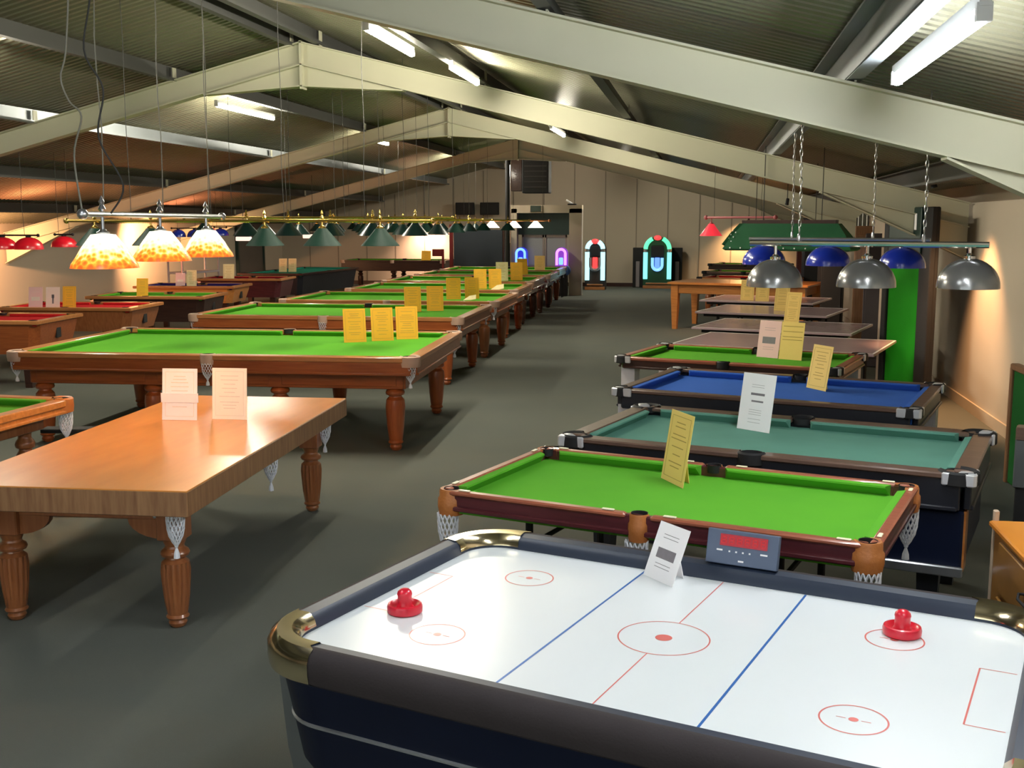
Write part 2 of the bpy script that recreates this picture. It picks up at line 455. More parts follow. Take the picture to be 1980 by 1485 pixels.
def rafter(Y, n):
    b = MB()
    D = 0.27; fw = 0.16; ft = 0.014
    kL, kR = XL + .05, XR - .05

    def beam(xa, xb):
        # web and two flanges between xa and xb
        for (o0, o1, w) in ((0, -ft, fw), (-ft, -D + ft, 0.012), (-D + ft, -D, fw)):
            loops = []
            for x in (xa, xb):
                loops.append([(x, Y - w / 2, zr(x) + o0), (x, Y + w / 2, zr(x) + o0), (x, Y + w / 2, zr(x) + o1), (x, Y - w / 2, zr(x) + o1)])
            b.loft(loops, cap0=True, cap1=True)
    beam(kL, XRG); beam(XRG, kR)
    # apex haunch and end plate
    h = 0.26
    for sg in (-1, 1):
        loops = []
        for t in (0, 1.0):
            x = XRG + sg * 1.25 * t
            zb = zr(x) - D - h * (1 - t) * 0.9 - 0.002
            zt = zr(x) - D + .004
            loops.append([(x, Y - .008, zt), (x, Y + .008, zt), (x, Y + .008, zb), (x, Y - .008, zb)])
        b.loft(loops, cap0=True, cap1=True)
        loops = []
        for t in (0, 1.0):
            x = XRG + sg * 1.25 * t
            zb = zr(x) - D - h * (1 - t) * 0.9 - 0.002
            loops.append([(x, Y - fw / 2, zb), (x, Y + fw / 2, zb), (x, Y + fw / 2, zb - ft), (x, Y - fw / 2, zb - ft)])
        b.loft(loops, cap0=True, cap1=True)
    b.box((XRG, Y, zr(XRG) - .27), (.03, fw, .56))
    # eaves haunches
    for xe, sg in ((kR, -1), (kL, 1)):
        for wd in (0, 1):
            loops = []
            for t in (0, 1.0):
                x = xe + sg * 1.6 * t
                zb = zr(x) - D - 0.34 * (1 - t); zt = zr(x) - D + .004
                if wd: loops.append([(x, Y - fw / 2, zb), (x, Y + fw / 2, zb), (x, Y + fw / 2, zb - ft), (x, Y - fw / 2, zb - ft)])
                else: loops.append([(x, Y - .008, zt), (x, Y + .008, zt), (x, Y + .008, zb), (x, Y - .008, zb)])
            b.loft(loops, cap0=True, cap1=True)
    # purlin cleats
    for px in PX:
        b.box((px + .05, Y, zr(px) + .08), (.012, .09, .17))
    o = struct('trim_%d' % n, b, STEEL, smooth=0)
    return o


PX = [-12.6, -10.6, -8.4, -6.5, -4.98, -4.62, -2.62, -0.95, 0.72, 2.2]
for i, Y in enumerate([-1.2] + FR): rafter(Y, i + 2)
# purlins: zed sections along the room
for i, px in enumerate(PX):
    b = MB()
    z0 = zr(px) + .004
    sg = 1 if px > XRG else -1
    W = .085
    b.box((px, (YB + YF) / 2, z0 + .09), (.012, YF - YB - .2, .17))
    b.box((px + W / 2, (YB + YF) / 2, z0 + .006), (W, YF - YB - .2, .012))
    b.box((px - W / 2, (YB + YF) / 2, z0 + .172), (W, YF - YB - .2, .012))
    b.box((px + W - .005, (YB + YF) / 2, z0 + .018), (.008, YF - YB - .2, .03))
    struct('trim_%d' % (10 + i), b, PURLG if px in (0.72, -8.4) else PURL, smooth=0)

# door and plain panels on the left wall, booth at the far end
b = MB()
b.box((XL + .03, 33.2, 1.02), (.06, 1.9, 2.04)); struct('door_1', b, mat('grey_brown_door', (0.10, 0.085, 0.07), 0.6, noise=0.3, nscale=2))
b = MB()
for yy in (32.2, 34.2): b.box((XL + .05, yy, 1.05), (.1, .09, 2.1))
b.box((XL + .05, 33.2, 2.06), (.1, 2.0, .09)); struct('trim_30', b, DKGREEN)

# booth with glazed double doors
BY = 31.3
b = MB()
b.box((-3.62, BY + .15, 1.22), (.36, .3, 2.44)); b.box((-5.38, BY + .15, 1.22), (.16, .3, 2.44))
b.box((-4.5, BY + .15, 2.43), (2.12, .3, .22))
struct('wall_booth', b, CREAMP)
b = MB(); b.box((-4.55, BY + .30, 2.02), (1.5, .08, .62)); struct('trim_31', b, DKGREEN)
b = MB(); b.box((-3.43, BY - .012, 1.22), (.02, .02, 2.42)); struct('trim_32', b, WHITEC)
for n, xx in ((2, -4.88), (3, -4.22)):
    b = MB()
    b.box((xx, BY + .34, .05), (.64, .04, .1)); b.box((xx, BY + .34, 1.67), (.64, .04, .08))
    b.box((xx - .30, BY + .34, .86), (.05, .04, 1.7)); b.box((xx + .30, BY + .34, .86), (.05, .04, 1.7))
    b.box((xx, BY + .34, .8), (.58, .04, .05))
    d = struct('door_%d' % n, b, mat('aluminium_door_frame', (0.30, 0.24, 0.20), 0.4, metal=0.4, noise=0.2, nscale=5))
    g = MB(); g.box((xx, BY + .345, .86), (.56, .012, 1.6)); go = g.build('glass_pane', GLASS, d)

# ------------------------------------------------------------------ ceiling lights
def tube_light(x0, x1, y0, y1, label, drop=.05, group='fluorescent ceiling lights'):
    cx, cy = (x0 + x1) / 2, (y0 + y1) / 2
    L = hypot(x1 - x0, y1 - y0); rz = atan2(y1 - y0, x1 - x0)
    z = zr(cx) - drop
    t = empty('fluorescent_light', (cx, cy, z), rz, label, 'ceiling light', group)
    b = MB(); b.prism([(-.02, .07), (.02, .07), (.02, .03), (-.02, .03)], 'x', -L / 2, L / 2); b.build('tray', TRAY, t)
    b = MB(); b.tube([(-L / 2 + .04, 0, .0), (L / 2 - .04, 0, .0)], .025, 10)
    b.build('tube', TUBE if cy < 7 else TUBEW, t)
    for sx in (-1, 1):
        b = MB(); b.box((sx * (L / 2 - .02), 0, .012), (.03, .05, .06)); b.build('lamp_holder', TRAY, t)
    return t


TL = [
    (0.87, 0.87, 3.9, 5.62, 'bright fluorescent tube along the round grey purlin, nearest on the right'),
    (-2.78, -2.78, 9.0, 10.5, 'fluorescent light seen at the top just left of the near rafter'),
    (-2.50, -2.50, 10.9, 12.2, 'fluorescent light above the second rafter, beside a patch of white glare'),
    (-2.48, -2.48, 17.9, 19.6, 'long fluorescent light right of the ridge, farther down the roof'),
    (-6.70, -6.70, 14.7, 16.8, 'fluorescent light on the left slope behind the green shades'),
    (-6.62, -6.62, 21.4, 22.9, 'fluorescent light on the left slope, second from the near end'),
    (-6.62, -6.62, 28.9, 30.4, 'fluorescent light on the left slope, nearest to the end wall'),
    (-2.60, -2.60, 2.0, 3.6, 'fluorescent light above the viewer, left of the middle'),
    (0.87, 0.87, 0.9, 2.6, 'fluorescent light above the viewer, on the right'),
    (-2.48, -2.48, 31.6, 33.1, 'added fluorescent light hidden behind the farthest rafter'),  # added tube, mostly hidden, brightens the far wall
    (-7.02, -7.02, 8.6, 10.2, 'fluorescent light cut by the left edge of the photo'),
]
for x0, x1, y0, y1, lb in TL: tube_light(x0, x1, y0, y1, lb)

# wall washer fittings
def washer(loc, target, power, col, size, label, blend=.9):
    t = empty('spotlight', loc, 0, label, 'spotlight', 'small wall spotlights')
    v = (Vector(target) - Vector(loc)).normalized()
    q = v.to_track_quat('Z', 'Y').to_matrix()
    bh = max(.05, zs(loc[0]) - loc[2] - .01) if loc[2] > 1 else -loc[2]
    b = MB(); b.lathe([(.028, -.05), (.03, .03), (.034, .06), (.028, .06), (.025, .0)], (0, 0, 0), 14, M=q, cap=False); b.build('housing', BLACKM, t)
    b = MB(); b.tube([(0, 0, 0), (0, 0, bh)], .008, 6); b.build('bracket', BLACKM, t)
    p = Vector(loc) + v * .08
    spot('wall_wash_lamp', p, target, power, col, size, blend)


washer((2.30, 12.15, zs(2.30) - .14), (2.50, 12.15, 1.6), 150, (1.0, .52, .24), 76, 'small spotlight above the right wall')
washer((-13.2, 18.6, 1.95), (XL, 19.6, 1.2), 260, (1.0, .50, .24), 150, 'small spotlight by the left wall, nearest one')
washer((-13.2, 25.4, 1.95), (XL, 27.0, 1.1), 260, (1.0, .50, .24), 150, 'small spotlight by the left wall, farther one')
washer((-9.0, 35.2, 2.1), (-9.0, YF, .9), 170, (1.0, .60, .42), 120, 'small spotlight aimed at the far wall behind the dark table')
washer((1.3, 35.2, 2.2), (1.3, YF, .9), 150, (1.0, .56, .25), 110, 'small spotlight aimed at the far wall on the right')
washer((-12.9, 17.2, .35), (-9.2, 18.6, 3.2), 150, (1.0, .30, .12), 120, 'added uplighter hidden behind the left pool tables, nearer one')  # added lamp out of sight, tints the left roof slope orange
washer((-12.9, 23.5, .35), (-9.2, 24.5, 3.2), 150, (1.0, .30, .14), 120, 'added uplighter hidden behind the left pool tables, farther one')  # second added hidden lamp for the orange roof glow
washer((1.4, 20.2, 2.42), (1.2, 20.8, 0.8), 60, (1.0, .55, .28), 120, 'small spotlight over the wooden table on the right')

# ------------------------------------------------------------------ tables
def turned_leg(hh, r=.06, flute=0, n=16, square=True, blk=.87):
    """turned leg: square block on top, collar, bulb, fluted barrel and ball foot"""
    p = [(.42, 0), (.62, .02), (.70, .05), (.60, .075), (.80, .09), (.86, .105), (.74, .13), (.80, .16), (.95, .30), (1.06, .46),
         (1.10, .56), (1.02, .64), (.72, .675), (.70, .69), (1.0, .705), (1.08, .73), (1.0, .755), (.74, .78), (.70, .80), (.92, .87)]
    k = blk / .87
    b = MB(); b.lathe([(q * r, z * hh * k) for q, z in p], n=n, flute=flute, famp=.16, fr=(.16 * hh * k, .63 * hh * k))
    if square: b.bevbox((0, 0, (1 + blk - .005) / 2 * hh), (r * 1.95, r * 1.95, (1 - blk + .005) * hh), .006)
    return b


def square_leg(hh, w, taper=.7):
    b = MB()
    L = []
    for z, k in ((0, taper), (hh * .75, 1), (hh, 1)):
        a = w / 2 * k
        L.append([(-a, -a, z), (a, -a, z), (a, a, z), (-a, a, z)])
    b.loft(L, cap0=True, cap1=True)
    return b


def net_mesh(r=.05, h=.16, ns=12, seed=0, cord=.0022):
    b = MB(); rnd = random.Random(seed)
    prof = [(r, 0), (r * .98, -.22 * h), (r * .92, -.45 * h), (r * .75, -.65 * h), (r * .42, -.82 * h), (r * .14, -.93 * h)]
    for d in (1, -1):
        for k in range(ns):
            pts = []
            for i, (rr, z) in enumerate(prof):
                a = 2 * pi * k / ns + d * i * pi / ns * 1.6
                pts.append((rr * cos(a), rr * sin(a), z))
            b.tube(pts, cord, 4, cap=False)
    # gathered cords and tassel
    b.lathe([(.16 * r, -.90 * h), (.22 * r, -.95 * h), (.12 * r, -1.0 * h), (.32 * r, -1.15 * h), (.36 * r, -1.28 * h), (.1 * r, -1.30 * h)], n=8)
    return b


NETM = net_mesh().build('net', NET); NET_SM = NETM.data; bpy.data.objects.remove(NETM)
NET2 = net_mesh(.047, .19, 14, 1, .0035).build('net', NET); NET_BIG = NET2.data; bpy.data.objects.remove(NET2)


def net(parent, loc, big=False, s=1.0, tilt=0):
    o = bpy.data.objects.new('net', NET_BIG if big else NET_SM); COL.objects.link(o)
    o.parent = parent; o.location = loc; o.scale = (s, s, s); o.rotation_euler = (tilt, 0, 0)
    return o


def cue_table(name, loc, rz, L, W, H, label, cat='snooker table', group=None, cloth=GREEN, cush=None, rail=W_RAIL, railh=.05,
              side=W_MAHOG, side_h=.16, apron=None, apron_h=.12, apron_in=.12, rw=.11, leg='turned', legm=W_MAHOG_L, legr=.062, nleg=8,
              legin=(.22, .2), pocket='leather', pm=LEATHER_P, nets=True, bignets=False, corner=None, flute=0, detail=True, hole=True, netz=None):
    t = empty(name, (loc[0], loc[1], 0), rz, label, cat, group)
    cush = cush or cloth
    cz = H - .052                      # cloth level
    ix, iy = L / 2 - rw - .045, W / 2 - rw - .045
    b = MB(); b.box((0, 0, cz - .025), (L - rw * 1.2, W - rw * 1.2, .05)); b.build('bed_cloth', cloth, t)
    # cushions, noses overhanging; six strips with pocket gaps
    pg = .075; mg = .06
    b = MB()

    def cushion(x0, x1, y0, y1, nx, ny):
        # strip from (x0,y0) to (x1,y1), nose toward (nx,ny)
        d = Vector((x1 - x0, y1 - y0, 0)); d.normalize(); n_ = Vector((nx, ny, 0))
        loops = []
        for (px_, py_, s_) in ((x0, y0, 1), (x1, y1, -1)):
            P = Vector((px_, py_, 0))
            loops.append([P + Vector((0, 0, H - .002)), P + n_ * .034 + d * s_ * .02 + Vector((0, 0, H - .005)),
                          P + n_ * .036 + d * s_ * .02 + Vector((0, 0, H - .013)), P + n_ * .006 + d * s_ * .005 + Vector((0, 0, cz)), P + Vector((0, 0, cz))])
        b.loft(loops, cap0=True, cap1=True)
    ox, oy = L / 2 - rw, W / 2 - rw
    for sy in (-1, 1):
        cushion(-ox + pg, -mg, sy * oy, sy * oy, 0, -sy) if False else None
        b2 = (sy * oy)
        cushion(-ox + pg, b2, -mg, b2, 0, -sy) if False else None
        cushion(-ox + pg, -mg, b2, b2, 0, -sy)
        cushion(mg, ox - pg, b2, b2, 0, -sy)
    for sx in (-1, 1):
        cushion(sx * ox, sx * ox, -oy + pg, oy - pg, -sx, 0)
    b.build('cushions', cush, t)
    # rail top and side boards
    b = MB()
    rh = railh
    for sy in (-1, 1):
        for (a0, a1) in ((-L / 2 + rw * .9, -.055), (.055, L / 2 - rw * .9)):
            b.bevbox(((a0 + a1) / 2, sy * (W / 2 - rw / 2), H - rh / 2 + .004), (a1 - a0, rw, rh), .007)
    for sx in (-1, 1):
        b.bevbox((sx * (L / 2 - rw / 2), 0, H - rh / 2 + .004), (rw, W - rw * 1.8, rh), .007)
    b.build('rail', rail, t)
    b = MB()
    sh = side_h
    for sy in (-1, 1): b.bevbox((0, sy * (W / 2 - .03), H - rh - sh / 2 + .02), (L - .12, .035, sh), .006)
    for sx in (-1, 1): b.bevbox((sx * (L / 2 - .03), 0, H - rh - sh / 2 + .02), (.035, W - .12, sh), .006)
    # moulding lip
    for sy in (-1, 1): b.bevbox((0, sy * (W / 2 - .022), H - rh - sh + .03), (L - .14, .045, .022), .005)
    for sx in (-1, 1): b.bevbox((sx * (L / 2 - .022), 0, H - rh - sh + .03), (.045, W - .14, .022), .005)
    b.build('side_board', side, t)
    # pockets
    cr = .062 if rw >= .1 else (.05 if rw > .06 else .036)
    for sx in (-1, 0, 1):
        for sy in (-1, 1):
            kk = .72 if rw > .06 else 1.15
            px_ = sx * (L / 2 - rw * kk); py_ = sy * (W / 2 - (rw * kk if sx else rw * (.42 if rw > .06 else .75)))
            b = MB(); b.mat(0)
            b.lathe([(cr * .96, H - .10), (cr * .96, H + .0045), (cr * .4, H + .0045 - (.0 if not hole else .0))], (px_, py_, 0), 14, cap=False) if False else None
            b.lathe([(.001, H - .035), (cr * .92, H - .033), (cr * .95, H + .006), (cr * 1.0, H + .007)], (px_, py_, 0), 14, cap=False)
            ang = atan2(sy, sx) if sx else sy * pi / 2
            span = radians(135 if sx else 100)
            b.mat(1)
            ro = cr * 1.55 if sx else cr * 1.18
            Rout = [(cr * .98, H + .006), (ro * .86, H + .014), (ro, H + .004), (ro * 1.02, H - .045 if pocket != 'cast' else H - .05), (ro * .96, H - .085 if pocket == 'leather' else H - .055), (cr * .8, H - .085 if pocket == 'leather' else H - .055)]
            if rw < .06: Rout = [(cr * 1.0, H + .003), (ro * .92, H + .005), (ro * 1.0, H - .006), (ro * 1.0, H - .03), (ro * 1.12, H - .04), (ro * 1.14, H - .08), (ro * 1.02, H - .112), (ro * .7, H - .115)]
            b.lathe(Rout, (px_, py_, 0), 14, cap=False, arc=(ang - span, ang + span))
            po = b.build('pocket', [HOLE, pm], t)
            if nets:
                ox_ = px_ + cos(ang) * .012; oy_ = py_ + sin(ang) * .03
                net(po, (ox_, oy_, (netz if netz else H - .085)), bignets)
            if corner and sx:
                c = MB()
                M = Matrix.Identity(3)
                # cast corner: L shaped cap wrapping the rail corner
                c.bevbox((sx * (L / 2 - .07), sy * (W / 2 + .002), H - .022), (.15, .02, .062), .006)
                c.bevbox((sx * (L / 2 + .002), sy * (W / 2 - .07), H - .022), (.02, .15, .062), .006)
                c.lathe([(.001, H + .012), (.03, H + .012), (.045, H + .002), (.048, H - .03), (.042, H - .053), (.001, H - .053)], (sx * (L / 2 - .035), sy * (W / 2 - .035), 0), 14, cap=False)
                c.build('corner_cap', corner, po)
    # apron under the bed
    if apron:
        b = MB()
        aw, al = W - 2 * apron_in, L - 2 * apron_in
        az = H - rh - sh + .03
        for sy in (-1, 1):
            b.bevbox((0, sy * aw / 2, az - apron_h / 2), (al, .04, apron_h), .005)
            if detail:
                nb = 3
                for k in range(nb):
                    w_ = al / nb
                    b.bevbox((-al / 2 + w_ * (k + .5), sy * (aw / 2 + .022), az - apron_h / 2), (w_ - .12, .012, apron_h - .05), .004)
        for sx in (-1, 1):
            b.bevbox((sx * al / 2, 0, az - apron_h / 2), (.04, aw, apron_h), .005)
        b.build('apron', apron, t)
    # legs
    lh = H - rh - sh + .04
    xs = {8: (-1, -.36, .36, 1), 6: (-1, 0, 1), 4: (-1, 1)}[nleg]
    first = None
    for kx in xs:
        for sy in (-1, 1):
            lx, ly = kx * (L / 2 - legin[0]), sy * (W / 2 - legin[1])
            if first is None:
                if leg == 'turned': lb = turned_leg(lh, legr, flute)
                elif leg == 'square': lb = square_leg(lh, legr * 2)
                elif leg == 'metal':
                    lb = MB(); lb.tube([(0, 0, 0), (0, 0, lh)], legr, 8); lb.lathe([(legr * 1.5, 0), (legr * 1.4, .03), (legr, .035)], n=10)
                first = lb.build('leg', legm, t, (lx, ly, 0))
            else:
                link_copy(first, t, (lx, ly, 0))
    return t


# centre row of full-size snooker tables
ROW = [
    # x, y, L, W, rot, leg mat, side mat, label
    (-4.46, 10.45, 3.86, 2.42, 3.0, W_MAHOG_L, W_MAHOG, 'full-size green snooker table with three yellow cards, nearest of the centre row'),
    (-4.80, 14.50, 3.62, 2.25, 1.5, W_MAHOG_L, W_MAHOG, 'green snooker table with two yellow cards side by side, second in the centre row'),
    (-4.80, 17.35, 3.45, 2.15, 1.5, W_LEG, W_MAHOG, 'green snooker table with cream paper by its yellow cards, third in the centre row'),
    (-4.85, 20.25, 3.15, 2.15, 1.5, W_MAHOG_L, W_MAHOG, 'green snooker table fourth in the centre row, two overlapping yellow cards on it'),
    (-5.00, 23.05, 3.15, 2.15, 1.5, W_DARKLEG, W_MAHOG, 'green snooker table with a cream and a yellow card, fifth in the centre row'),
    (-5.05, 25.85, 3.15, 2.10, 1.5, W_DARKLEG, W_PLUM, 'green snooker table with one tilted yellow card, sixth in the centre row'),
    (-5.15, 28.50, 3.05, 2.05, 1.5, W_MAHOG_L, W_PLUM, 'green snooker table with a peach card, farthest in the centre row by the booth'),
]
for i, (x, y, L, W, r, lm, sm, lb) in enumerate(ROW):
    cue_table('snooker_table', (x, y), radians(r), L, W, .87, lb, group='snooker tables in the centre row', side=sm, side_h=.13, apron=sm,
              apron_h=.15, apron_in=.16, rw=.115, legm=lm, legr=.082, legin=(.25, .22), flute=0, netz=.80)

# left green table, cut by the frame edge
cue_table('snooker_table', (-5.53, 6.12), radians(-3), 2.6, 1.5, .87, 'green snooker table with honey oak rails, cut off by the left edge', rail=W_ORANGE,
          side=W_ORANGE, side_h=.06, apron=W_LEG, apron_h=.11, apron_in=.16, rw=.09, legm=W_LEG, legr=.06, nleg=4, pm=LEATHER, legin=(.25, .22), bignets=True)

# right hand side tables
RT = radians(-17.5)
t = cue_table('snooker_table', (-0.085, 4.95), RT, 1.92, 1.10, .86, 'small green snooker table with tan leather pockets and white nets, behind the air hockey table',
              rail=W_PLUMTOP, railh=.022, side=W_PLUM, side_h=.085, rw=.045, leg='metal', legm=BLACKM, legr=.018, nleg=4, pm=LEATHER, legin=(.40, .14), bignets=True, netz=.755)
# white metal guides beside each pocket mouth
for sx in (-1, 0, 1):
    for sy in (-1, 1):
        for d in (-1, 1):
            if sx and d * sx > 0: continue
            bb = MB(); xx = sx * (.96) + (d * .135)
            bb.bevbox((xx, sy * (.55 - .022), .868), (.055, .018, .006), .002); bb.build('pocket_plate', mat('ivory_plate', (.85, .78, .55), .4, noise=.1, nscale=9), t)
for sx in (-1, 1):
    for sy in (-1, 1):
        bb = MB(); bb.bevbox((sx * (.96 - .022), sy * .41, .868), (.018, .05, .006), .002); bb.build('pocket_plate', MATS['ivory_plate'], t)
# cross braces of the folding stand
for sx in (-1, 1):
    for bz_ in (.12, .62):
        bb = MB(); bb.tube([(sx * .56, -.41, bz_), (sx * .56, .41, bz_)], .012, 8); bb.build('brace', BLACKM, t)
bb = MB(); bb.tube([(-.56, 0, .2), (.56, 0, .2)], .012, 8); bb.build('stretcher', BLACKM, t)

t = cue_table('pool_table', (0.44, 6.33), RT, 2.16, 1.26, .86, 'black pool table with teal cloth and chrome corners, third from the front on the right', cat='pool table', cloth=TEAL,
              rail=W_GREYBR, railh=.03, side=BLACK, side_h=.17, rw=.105, leg='square', legm=BLACK, legr=.06, nleg=4, pocket='cast', pm=BLACKM, nets=False, corner=CCAP, legin=(.2, .2))
bb = MB(); bb.bevbox((.66, -.05, .52), (.76, 1.06, .30), .01); bb.build('ball_return_cabinet', NAVY, t)
bb = MB(); bb.bevbox((.66, -.60, .375), (.78, .03, .05), .006); bb.build('chrome_strip', SILVER, t)
bb = MB(); bb.box((1.044, -.50, .52), (.012, .12, .30)); bb.build('cabinet_trim', W_ORANGE, t)
bb = MB(); bb.sphere((-1.13, -.70, .80), .018, 12); bb.tube([(-1.13, -.68, .80), (-1.08, -.55, .78)], .012, 8); bb.tube([(-1.13, -.70, .78), (-1.12, -.69, .66)], .014, 8); bb.build('chrome_knob', CHROME, t)

cue_table('pool_table', (0.58, 8.38), RT, 2.14, 1.36, .84, 'black pool table with blue cloth, behind the teal one', cat='pool table', cloth=BLUE,
          rail=W_GREYBR, railh=.03, side=BLACK, side_h=.13, rw=.085, leg='square', legm=mat('white_leg', (.62, .60, .64), .5, noise=.2, nscale=6), legr=.075, nleg=4, pocket='cast', pm=BLACKM,
          nets=False, corner=CCAP, legin=(.10, .12))
cue_table('pool_table', (0.36, 10.32), RT, 2.0, 1.25, .84, 'green pool table with a red-brown end rail and chrome corners, behind the blue one', cat='pool table', cloth=GREEN,
          rail=W_PLUMTOP, railh=.03, side=W_DARK, side_h=.09, rw=.075, leg='square', legm=MATS['white_leg'], legr=.065, nleg=4, pocket='cast', pm=BLACKM,
          nets=False, corner=CCAP, legin=(.10, .12))


def tennis_table(loc, rz, L, W, H, label):
    t = empty('table_tennis_table', (loc[0], loc[1], 0), rz, label, 'table tennis table', 'grey table tennis tables on the right')
    b = MB(); b.bevbox((0, 0, H - .014), (L, W, .028), .004); b.build('tabletop', TTTOP, t)
    b = MB()
    for sy in (-1, 1): b.box((0, sy * (W / 2 - .010), H + .0008), (L - .01, .016, .0016))
    for sx in (-1, 1): b.box((sx * (L / 2 - .012), 0, H + .0008), (.020, W - .01, .0016))
    b.build('edge_line', WLINE, t)
    b = MB(); b.box((0, 0, H - .05), (L - .2, W - .2, .045)); b.build('frame', BLACKM, t)
    first = None
    for sx in (-1, 1):
        for sy in (-1, 1):
            if not first:
                lb = MB(); lb.tube([(0, 0, 0), (0, 0, H - .06)], .018, 8); lb.lathe([(.03, 0), (.03, .05), (.018, .06)], n=10)
                first = lb.build('leg', BLACKM, t, (sx * (L / 2 - .3), sy * (W / 2 - .15), 0))
            else: link_copy(first, t, (sx * (L / 2 - .3), sy * (W / 2 - .15), 0))
    return t


tennis_table((0.88, 12.33), RT, 2.12, 1.45, .76, 'grey-lilac table tennis table just behind the green pool table')
tennis_table((1.00, 14.35), RT, 1.95, 1.45, .76, 'grey-lilac table tennis table with a tall yellow card, middle of three')
tennis_table((1.02, 16.9), RT, 1.90, 1.6, .76, 'grey-lilac table tennis table in front of the two small yellow cards')
tennis_table((1.05, 19.35), RT, 1.9, 1.5, .76, 'grey-lilac table tennis table next to the orange wooden table')

# orange wooden table further back
t = empty('dining_table', (0.80, 21.95, 0), RT, 'orange wooden table with thick square legs beyond the table tennis tables', 'table')
b = MB(); b.bevbox((0, 0, .89), (2.7, 1.5, .05), .01); b.build('tabletop', W_ORANGE, t)
b = MB()
for sy in (-1, 1): b.bevbox((0, sy * .64, .78), (2.4, .04, .17), .006)
for sx in (-1, 1): b.bevbox((sx * 1.22, 0, .78), (.04, 1.3, .17), .006)
b.build('apron', W_ORANGE, t)
f = None
for sx in (-1, 1):
    for sy in (-1, 1):
        if not f: f = square_leg(.865, .14, .62).build('leg', W_ORANGE, t, (sx * 1.22, sy * .62, 0))
        else: link_copy(f, t, (sx * 1.22, sy * .62, 0))

cue_table('pool_table', (1.0, 24.9), RT, 2.1, 1.2, .86, 'wooden pool table with pink-lit rail just beyond the orange wooden table', cat='pool table', rail=W_RAIL, side=W_ORANGE, side_h=.12, nets=False, nleg=4, legm=W_LEG, pocket='cast', pm=BLACKM, cloth=RED)
cue_table('pool_table', (1.1, 28.0), RT, 2.1, 1.2, .86, 'dull green pool table near the far end of the right side', cat='pool table', rail=W_GREYBR, side=W_DARK, side_h=.12, nets=False, nleg=4, legm=W_DARKLEG, pocket='cast', pm=BLACKM)
cue_table('pool_table', (1.25, 31.4), RT, 2.1, 1.2, .92, 'dark framed pool table farthest down the right side', cat='pool table', rail=W_DARK, side=W_DARK, side_h=.12, nets=False, nleg=4, legm=W_DARKLEG, pocket='cast', pm=BLACKM)


# left row of coin-operated style pool tables
def pub_table(loc, rz, L, W, H, label, cloth, body, top, bodyh=.34, slot=True, leg=W_DARK):
    t = empty('pool_table', (loc[0], loc[1], 0), rz, label, 'pool table', 'pool tables along the left wall')
    b = MB(); b.box((0, 0, H - .05), (L - .12, W - .12, .03)); b.build('bed_cloth', cloth, t)
    b = MB()
    for sy in (-1, 1):
        for s2 in (-1, 1): b.bevbox((s2 * (L / 4 - .01), sy * (W / 2 - .12), H - .02), (L / 2 - .22, .05, .035), .01)
    for sx in (-1, 1): b.bevbox((sx * (L / 2 - .12), 0, H - .02), (.05, W - .36, .035), .01)
    b.build('cushions', cloth, t)
    b = MB()
    for sy in (-1, 1): b.bevbox((0, sy * (W / 2 - .05), H - .02), (L - .16, .10, .05), .008)
    for sx in (-1, 1): b.bevbox((sx * (L / 2 - .05), 0, H - .02), (.10, W, .05), .008)
    b.build('rail', top, t)
    b = MB()
    k = .0
    L0 = []
    for z, i in ((H - .045, .03), (H - .10, .035), (H - bodyh, .10)):
        l, w, c_ = L / 2 - i, W / 2 - i, .10
        L0.append([(l, -w + c_, z), (l, w - c_, z), (l - c_, w, z), (-l + c_, w, z), (-l, w - c_, z), (-l, -w + c_, z), (-l + c_, -w, z), (l - c_, -w, z)])
    b.loft(L0, cap0=True, cap1=True)
    b.build('cabinet', body, t)
    for sx in (-1, 0, 1):
        for sy in (-1, 1):
            b = MB(); b.lathe([(.001, H - .02), (.05, H - .02), (.052, H + .008), (.06, H + .007)], (sx * (L / 2 - .115), sy * (W / 2 - (.115 if sx else .085)), 0), 12, cap=False); b.build('pocket', HOLE, t)
    if slot:
        b = MB(); b.bevbox((L / 2 - .055, 0, H - .19), (.03, .12, .13), .004); b.build('coin_slot', BLACKM, t)
    f = None
    for sx in (-1, 1):
        for sy in (-1, 1):
            if not f: f = square_leg(H - bodyh + .01, .11, .8).build('leg', leg, t, (sx * (L / 2 - .25), sy * (W / 2 - .22), 0))
            else: link_copy(f, t, (sx * (L / 2 - .25), sy * (W / 2 - .22), 0))
    return t


R5 = radians(6)
pub_table((-9.15, 12.82), R5, 2.1, 1.25, .85, 'red-clothed pool table cut by the left edge, nearest on the left side', RED, W_MAHOG, W_RAIL, .42)
pub_table((-9.05, 14.98), R5, 2.0, 1.25, .85, 'red-clothed pool table carrying two pink cards and one yellow card', RED, W_LEG, W_RAIL, .34)
pub_table((-9.10, 17.42), R5, 2.0, 1.25, .85, 'pool table with olive green cloth and a dark cabinet on the left side', GREEN, W_DARK, W_RAIL, .42)
pub_table((-9.75, 20.10), R5, 1.95, 1.2, .86, 'light oak pool table with dark blue cloth, pink and cream cards on it', NAVYC, W_ORANGE, W_RAIL, .32)
pub_table((-9.90, 22.95), R5, 1.9, 1.25, .86, 'dark red pool table with maroon cloth behind the light oak one', MAROON, W_PLUM, W_RAIL, .40, slot=False)
pub_table((-10.05, 26.75), radians(88), 3.9, 1.65, .86, 'long dark table with turquoise cloth and two cream cards', TEALF, BLACK, W_DARK, .5, slot=False)
# dark table before the far wall
t = cue_table('snooker_table', (-9.15, 32.6), 0, 3.2, 1.5, .94, 'dark table end-on to the lit far wall, left of the slate board', group=None, rail=W_DARK, side=W_DARK,
              side_h=.28, legm=W_DARKLEG, legr=.08, nleg=6, nets=False, cloth=GREEN)

